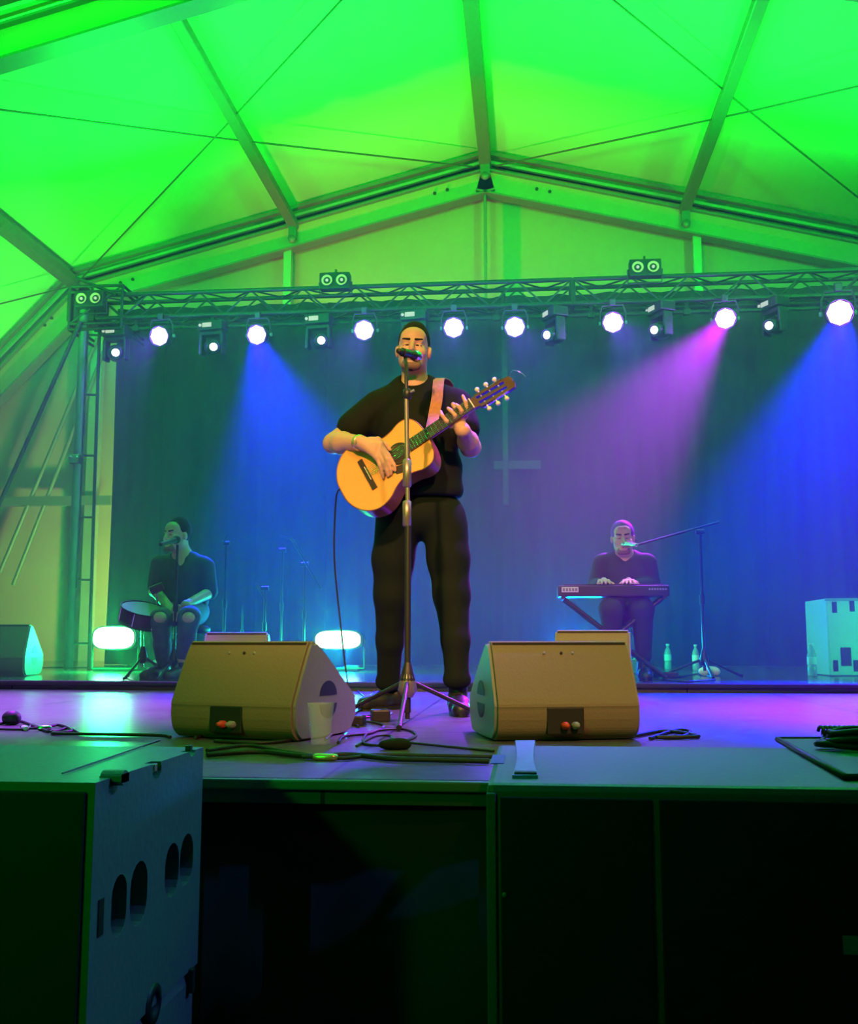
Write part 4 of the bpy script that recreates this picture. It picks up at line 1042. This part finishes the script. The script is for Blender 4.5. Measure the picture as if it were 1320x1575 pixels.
def band(pts, wdir, width, th, name, m, parent):
    pts = bez(pts, 6); W_ = [V(x) for x in (wdir if isinstance(wdir, list) else [wdir] * len(pts))]; vs = []; fs = []
    for i, p in enumerate(pts):
        d = (pts[min(i + 1, len(pts) - 1)] - pts[max(i - 1, 0)]).normalized(); wv = W_[min(i, len(W_) - 1)]; wv = (wv - d * wv.dot(d)).normalized(); nn = d.cross(wv)
        vs += [p + wv * (a * width / 2) + nn * (b * th / 2) for a, b in ((-1, -1), (1, -1), (1, 1), (-1, 1))]
    for i in range(len(pts) - 1):
        for k in range(4): fs.append((4 * i + k, 4 * i + (k + 1) % 4, 4 * i + 4 + (k + 1) % 4, 4 * i + 4 + k))
    fs += [(0, 1, 2, 3), tuple(4 * (len(pts) - 1) + k for k in (3, 2, 1, 0))]
    return MB().add(vs, fs).build(name, m, parent)
band([J(694, 640, .20), J(690, 596, .13), J(677, 582, .03), J(674, 594, -.07), J(672, 615, -.115), J(667, 642, -.15), GP(663, 664, -.02)], V((1, .1, 0)), .052, .004, 'strap', M['leather'], t)
# guitar lead dropping to the stage
jk = G(.03, .02, -.05)
jk = P(526, 751, 4.55)
pts = [jk, P(518, 760, 4.57), P(515, 800, 4.6), P(514, 850, 4.62), P(518, 905, 4.64), P(524, 960, 4.66), P(532, 1030, 4.68), PZ(545, 1098, SZ) + V((0, 0, .006)), PZ(575, 1102, SZ) + V((0, 0, .006))]
tag(MB().tube(bez(pts, 8), .0042, 6).build('guitar_lead', M['rubber']), 'thin black lead hanging from the tail of the guitar', 'cable')

# ---------- percussionist, seated, turned a little to his right
D0_ = 7.35
def K(px, py, dy=0): return P(px, py, D0_ + dy)
t = thing('person', 'seated man in dark open-necked shirt and ripped jeans playing a hand drum', 'person', (K(275, 1000).x, D0_, RZ))
HT = eul(-2, 0, -28); HC = K(273, 825, -.03); s_h = 1.0
S = SD(.006); q = head_ops(S, HC, HT, s_h, 0)
S.cone(K(284, 862, .03), K(278, 838, .01), .058, .056, .03)
S.ell(K(281, 885, .03), (.15, .10, .19), None, .05); S.ell(K(282, 920, .05), (.15, .10, .13), None, .05)
S.cone(K(256, 865, .03), K(308, 866, .03), .05, .05, .03)
# legs: thighs come forward, one foot forward, one tucked
S.chain([K(268, 940, .05), K(248, 952, -.42), K(252, 1015, -.30)], [.075, .058, .045], .02)
S.chain([K(300, 940, .05), K(290, 950, -.45), K(282, 1012, -.42)], [.075, .058, .045], .02)
aR = [K(246, 868, .03), K(238, 908, .0), K(262, 936, -.30)]; aL = [K(316, 872, .03), K(322, 912, -.02), K(286, 930, -.36)]
for a_, rr in ((aR, 1), (aL, 1)): S.chain(a_, [.052, .043, .030], .02)
for w_, kx, tipx in ((aR[2], (270, 942), [(277, 950), (274, 953), (271, 955), (267, 955)]), (aL[2], (277, 938), [(268, 946), (266, 942), (265, 938), (266, 934)])):
    pc = K(*kx, -.36); S.cone(w_, pc, .028, .022, .02)
    for i_, tp in enumerate(tipx): S.chain([pc, (pc + K(*tp, -.40)) / 2 + V((0, -.01, .008)), K(*tp, -.40)], [.014, .0105, .009], .005)
    S.cone(pc, pc + V((.02 if kx[0] < 275 else .0, -.03, .03)), .013, .010, .006)
S.build('body', M['skin'], t, 2)
hair_cap(q, HT, t, s_h, .005, fringe=-.004, top=.018); face_extras(q, HT, t, None, s_h, False, .004); stubble(q, HT, t, s_h, .005, 'stubble')
S = SD(.010)
S.ell(K(281, 888, .03), (.185, .13, .20), None, .05); S.ell(K(283, 922, .04), (.19, .14, .13), None, .05)
S.cone(K(254, 866, .03), K(309, 867, .03), .062, .062, .04); S.cone(K(268, 858, .03), K(296, 858, .03), .045, .045, .03)
S.chain([aR[0], aR[0].lerp(aR[1], .85)], [.070, .062], .03); S.chain([aL[0], aL[0].lerp(aL[1], .95)], [.072, .064], .03)
S.cone(K(277, 860, -.09), K(271, 892, -.12), .046, .008, .008, True); S.ell(K(277, 853, -.02), (.062, .075, .05), None, .006, True)
S.build('shirt', M['shirt'], t, 2)
S = SD(.010)
S.ell(K(284, 940, .06), (.18, .16, .11), None, .05)
S.chain([K(268, 942, .05), K(247, 953, -.42), K(249, 975, -.40)], [.095, .074, .068], .03); S.chain([K(249, 990, -.37), K(252, 1012, -.30)], [.066, .058], .02)
S.chain([K(300, 942, .05), K(291, 950, -.45), K(288, 968, -.46)], [.098, .076, .068], .03); S.chain([K(288, 980, -.45), K(283, 1006, -.42)], [.066, .058], .02)
for c_ in (K(246, 948, -.50), K(290, 948, -.53)): S.ell(c_, (.05, .05, .045), None, .008, True)
S.build('jeans', M['jeans'], t, 2)
for c_, nm in ((K(246, 951, -.455), 'knee'), (K(290, 951, -.485), 'knee')):
    S = SD(.007); S.ell(c_, (.052, .045, .048)); S.build('bare_knee', M['skin'], t, 1)
a = K(254, 1022, -.28); shoe(t, (a.x, a.y + .02, RZ), (a.x - .10, a.y - .19, RZ), vox=.008)
a = K(282, 1020, -.40); shoe(t, (a.x + .02, a.y + .02, RZ), (a.x - .05, a.y - .21, RZ), vox=.008)
# stool
def stool(px, ytop, D, lab, r=.17):
    top = P(px, ytop, D); t = thing('stool', lab, 'stool', (top.x, D, RZ)); h = top.z - RZ
    MB().tube2(V((0, 0, h - .06)), V((0, 0, 1)), [(0, 0), (r, 0), (r + .01, .02), (r + .01, .045), (r - .02, .06), (0, .06)], 24).build('seat', M['rubber'], t, world=False)
    for k in range(4):
        a = math.pi / 4 + k * math.pi / 2; MB().tube([(math.cos(a) * .06, math.sin(a) * .06, h - .07), (math.cos(a) * .2, math.sin(a) * .2, .01)], .012, 8).build('leg', M['black'], t, world=False)
stool(286, 962, D0_ + .08, 'black stool under the seated percussionist')
# hand drum on a low stand
c = K(222, 945, -.35); t = thing('snare_drum', 'dark tilted drum on a low stand at the knee of the percussionist', 'drum', (c.x, c.y, RZ))
ax_ = V((.28, -.25, 1)).normalized()
MB().tube2(c - ax_ * .07, ax_, [(0, 0), (.165, 0), (.170, .01), (.170, .10), (.165, .11)], 32).build('shell', M['plastic'], t)
MB().tube2(c + ax_ * .041, ax_, [(.163, 0), (0, .001)], 32).build('drum_head', M['grey'], t)
for z_ in (-.06, .035): MB().tube2(c + ax_ * z_, ax_, [(.170, 0), (.176, 0), (.176, .012), (.170, .012)], 32).build('hoop', M['black'], t)
a_, b_ = frame(ax_)
for k in range(8):
    an = k * math.pi / 4; p_ = c + (a_ * math.cos(an) + b_ * math.sin(an)) * .174; MB().tube([p_ - ax_ * .055, p_ + ax_ * .04], .005, 6).build('tension_rod', M['chrome'], t)
bs = V((c.x, c.y, RZ)); MB().tube([bs + V((0, 0, .08)), c - ax_ * .07], .012, 8).build('pole', M['chrome'], t); tripod(t, bs, .22, R(20), 'black', .16)
c = K(241, 905, -.2); t = thing('shaker_mount', 'small clamped percussion block above the tilted drum', 'percussion', (c.x, c.y, RZ))
MB().box(c, (.10, .05, .06), eul(10, -25, 20), .01).build('block', M['plastic'], t); MB().tube([c, V((c.x + .03, c.y + .05, RZ))], .008, 6).build('rod', M['chrome'], t); MB().box((c.x + .03, c.y + .05, RZ + .012), (.2, .14, .02), bev=.005).build('base', M['black'], t)
c = PZ(228, 1030, RZ); t = thing('bass_pedal', 'flat angled pedal board before the feet of the percussionist', 'pedal', c)
MB().box(c + V((0, 0, .03)), (.42, .24, .03), eul(8, 0, -8), .006).build('board', M['plastic'], t); MB().box(c + V((-.19, -.05, .03)), (.05, .05, .035), eul(0, 0, -8), .005).build('end_block', M['chrome'], t); MB().box(c + V((.02, .08, .014)), (.3, .03, .026), eul(0, 0, -8)).build('riser_bar', M['black'], t)
# timbale-like extra pieces before him
for px, py, lab in ((283, 1008, 'small round shaker on the floor at his shoe'), (240, 1012, 'little bell block beside the low drum stand')):
    pebble('shaker', 'percussion', px, py + 14, RZ, (.09, .07, .08), lab, 'ivory', R(px))

# ---------- keyboard player
D1_ = 7.45
def K(px, py, dy=0): return P(px, py, D1_ + dy)
t = thing('person', 'seated man in purple backwards cap and navy shirt playing an electric keyboard', 'person', (K(960, 1000).x, D1_, RZ))
HT = eul(3, -2, -4); HC = K(958, 829, -.03)
S = SD(.006); q = head_ops(S, HC, HT, .98, 1.0)
S.cone(K(961, 866, .03), K(960, 844, .01), .056, .054, .03)
S.ell(K(961, 885, .03), (.15, .10, .18), None, .05); S.ell(K(962, 920, .04), (.15, .10, .12), None, .05); S.cone(K(935, 862, .03), K(988, 862, .03), .05, .05, .03)
S.chain([K(945, 932, .05), K(940, 935, -.38), K(943, 1010, -.25)], [.08, .06, .045], .02); S.chain([K(980, 932, .05), K(988, 935, -.35), K(990, 1010, -.30)], [.08, .06, .045], .02)
aR = [K(926, 866, .03), K(916, 900, .03), K(926, 899, -.22)]; aL = [K(997, 866, .03), K(1004, 900, .03), K(972, 899, -.22)]
for a_ in (aR, aL): S.chain(a_, [.050, .042, .030], .02)
for w_, kx in ((aR[2], 929), (aL[2], 967)):
    pc = K(kx, 893, -.32); S.cone(w_, pc, .026, .024, .02)
    for i_ in range(4):
        xo = (i_ - 1.5) * 6.2; S.chain([pc, K(kx + xo * .8, 893, -.38), K(kx + xo, 897.5, -.42)], [.014, .011, .009], .005)
    S.chain([pc, K(kx + (9 if kx < 950 else -9), 895, -.34), K(kx + (15 if kx < 950 else -13), 898, -.37)], [.013, .010, .009], .005)
S.build('body', M['skin'], t, 2)
face_extras(q, HT, t, None, .98, False, .004)
stubble(q, HT, t, .98, .005)
S = SD(.005); S.ell(q(0, .014, .050), (.084, .104, .090), HT); S.ell(q(0, -.085, -.012), (.080, .075, .072), HT, .006, True); S.clip(q(0, 0, .018), (HT @ V((0, .25, -1))).normalized()); cp = S.build('cap', M['cap'], t, 1)
S = SD(.004); S.cone(q(-.022, -.088, .078), q(.022, -.088, .078), .013, .013); S.build('cap_opening', M['skin'], cp, 1)
S = SD(.005); S.ell(q(0, .12, .025), (.06, .065, .007), HT); S.build('cap_peak', M['cap'], cp, 1)
S = SD(.010)
S.ell(K(961, 886, .03), (.175, .125, .19), None, .05); S.ell(K(962, 915, .04), (.175, .13, .13), None, .05); S.cone(K(934, 864, .03), K(989, 864, .03), .062, .062, .04); S.cone(K(948, 856, .03), K(974, 856, .03), .045, .045, .03)
S.chain(aR[:2], [.068, .056], .03); S.chain([aR[1], aR[1].lerp(aR[2], .75)], [.056, .042], .02); S.chain(aL[:2], [.068, .056], .03); S.chain([aL[1], aL[1].lerp(aL[2], .75)], [.056, .042], .02)
S.cone(K(962, 854, -.08), K(961, 872, -.11), .05, .006, .006, True); S.ell(K(961, 850, -.02), (.062, .08, .05), None, .006, True)
S.build('shirt', M['navy'], t, 2)
S = SD(.010); S.ell(K(962, 932, .06), (.17, .16, .11), None, .05)
S.chain([K(945, 934, .05), K(940, 937, -.38), K(942, 1008, -.25)], [.095, .078, .058], .03); S.chain([K(980, 934, .05), K(988, 937, -.35), K(990, 1008, -.30)], [.095, .078, .058], .03)
S.build('trousers', M['navy'], t, 2)
for px, dy in ((942, -.24), (990, -.29)):
    a = K(px, 1020, dy); shoe(t, (a.x, a.y + .02, RZ), (a.x, a.y - .22, RZ), vox=.008)
stool(964, 952, D1_ + .08, 'black stool under the keyboard player')
# keyboard
KD = D1_ - .42; a = P(858, 907, KD); b = P(1030, 907, KD); kt = P(940, 902, KD).z
c = V(((a.x + b.x) / 2, KD + .13, kt - .03)); L = b.x - a.x
t = thing('electric_keyboard', 'black electric keyboard on an x-shaped stand in front of the man in the cap', 'keyboard', c, 0)
MB().box(c, (L, .28, .075), bev=.01).build('case', M['plastic'], t)
MB().box(c + V((0, .05, .040)), (L * .86, .14, .012)).build('white_keys', M['ivory'], t)
MB().box(c + V((0, -.08, .042)), (L * .9, .06, .012), bev=.003).build('control_panel', M['black'], t)
# pale lettering plates on the back of the case
def text3(s_, c_, h_, m_, parent, nm, rot=(math.pi / 2, 0, 0), ex=.002):
    cu = bpy.data.curves.new(nm, 'FONT'); cu.body = s_; cu.size = h_; cu.extrude = ex; cu.align_x = 'CENTER'; cu.align_y = 'CENTER'
    o_ = bpy.data.objects.new(nm, cu); col.objects.link(o_); bpy.context.view_layer.update()
    me = bpy.data.meshes.new_from_object(o_.evaluated_get(bpy.context.evaluated_depsgraph_get())); bpy.data.objects.remove(o_)
    Rm = Matrix.Rotation(rot[0], 3, 'X'); vs = [V(c_) + Rm @ v.co for v in me.vertices]; fs = [list(p.vertices) for p in me.polygons]
    return link_mesh(nm, vs, fs, m_, parent)
pl_ = MB().box(P(877, 907, KD - .012), (.115, .006, .036), bev=.002).build('name_plate', M['white'], t)
lp = P(877, 907, KD - .017)
for k_ in range(5): MB().box(lp + V(((k_ - 2) * .021, 0, 0)), (.014, .003, .020), bev=.001).build('plate_mark', M['grey'], pl_)
lp = P(1012, 906, KD - .012)
for k_ in range(7): MB().box(lp + V(((k_ - 3) * .018, 0, 0)), (.012, .004, .014), bev=.001).build('case_mark', M['grey'], t)
kz_ = c.z - .045; t = thing('keyboard_stand', 'folding x-shaped stand under the electric keyboard', 'stand', (c.x, c.y, RZ))
for yy_ in (c.y - .09, c.y + .09):
    for s_ in (-1, 1):
        o_ = MB().tube([(c.x - s_ * .34, yy_, kz_), (c.x + s_ * .34, yy_, RZ + .02)], .014, 8).build('leg', M['black'], t)
for x_, z_, nm in ((-.34, kz_, 'support_bar'), (.34, kz_, 'support_bar'), (-.34, RZ + .014, 'foot_bar'), (.34, RZ + .014, 'foot_bar')):
    MB().tube([(c.x + x_, c.y - .17, z_), (c.x + x_, c.y + .17, z_)], .014, 8).build(nm, M['black'], t)

# ------------------------------------------------------------------ haze and show lights
hz = bpy.data.materials.new('stage_haze'); hz.use_nodes = True; nt = hz.node_tree; nt.nodes.clear()
out = nt.nodes.new('ShaderNodeOutputMaterial'); vsn = nt.nodes.new('ShaderNodeVolumeScatter')
vsn.inputs['Density'].default_value = .017; vsn.inputs['Anisotropy'].default_value = .3
vsn.inputs['Color'].default_value = (1, 1, 1, 1)
nt.links.new(vsn.outputs[0], out.inputs['Volume'])
hb = MB().box((rx, (5.6 + 10.9) / 2, (RZ + .01 + 5.0) / 2 + .6), (9.6, 5.3, 5.0 - RZ - .01)).build('stage_haze', hz)
hb.location.z = RZ + .01
tag(hb, 'thin theatrical haze hanging over the rear of the stage', 'haze', kind='stuff')
VIOLET = (.14, .0, 1.0); BLUE = (.01, .0, 1.0); MAG = (.52, .0, 1.0)
def pl(i, tgt, c, e, ang, bl=.7):
    p = PARLOC[i] + V((0, -.06, -.02)); spot('wash_beam', p, tgt, c, e, ang, bl, .06)
pl(0, (-4.0, 5.0, 1.2), VIOLET, 400, 44)
pl(1, (-1.2, 7.0, 1.2), BLUE, 8500, 38)
pl(2, (-1.8, 4.6, 1.2), VIOLET, 400, 36)
pl(3, (-.3, 3.6, 1.2), VIOLET, 220, 36)
pl(4, (.9, 4.6, 1.2), VIOLET, 400, 34)
pl(5, (1.6, 4.7, 1.2), VIOLET, 600, 34)
pl(6, (-.6, 5.6, 1.2), MAG, 6200, 26)
pl(7, (1.35, 5.8, 1.2), BLUE, 15500, 29)
for i_, p_ in enumerate(PARLOC): point('wash_lamp_glow', p_ + V((0, -.07, 0)), (.16, .02, 1) if i_ < 5 else (.3, .0, 1), 24, .07)
# added deep-blue lamps without bodies behind the musicians, shining up through the haze
for x_, c_, e_ in ((-1.9, (.0, .12, 1), 200), (.4, (.0, .10, 1), 260), (3.2, (.0, .10, 1), 110)):
    spot('added_blue_spread', (x_, 10.6, 1.4), (x_, 8.4, 2.3), c_, e_ * 3, 95, 1, .08)
# added unseen green lights on the far cabinet and low behind the keyboard player
spot('cabinet_green_light', (4.4, 6.2, 1.9), (3.0, 8.3, 1.7), (0, 1, .22), 330, 46, .8, .08)
point('added_low_green', P(925, 985, 8.9), (0, 1, .3), 42, .1)
# green-cyan light of the two floor lamps
for c_, e_ in ((LG1, 150), (LG2, 95)):
    point('floor_lamp_light', c_ + V((0, -.10, 0)), (.0, 1.0, .14), e_, .10)
    spot('floor_lamp_beam', c_ + V((0, -.05, 0)), c_ + V((0, -3, .6)), (.0, 1, .40), 45, 120, 1, .08)
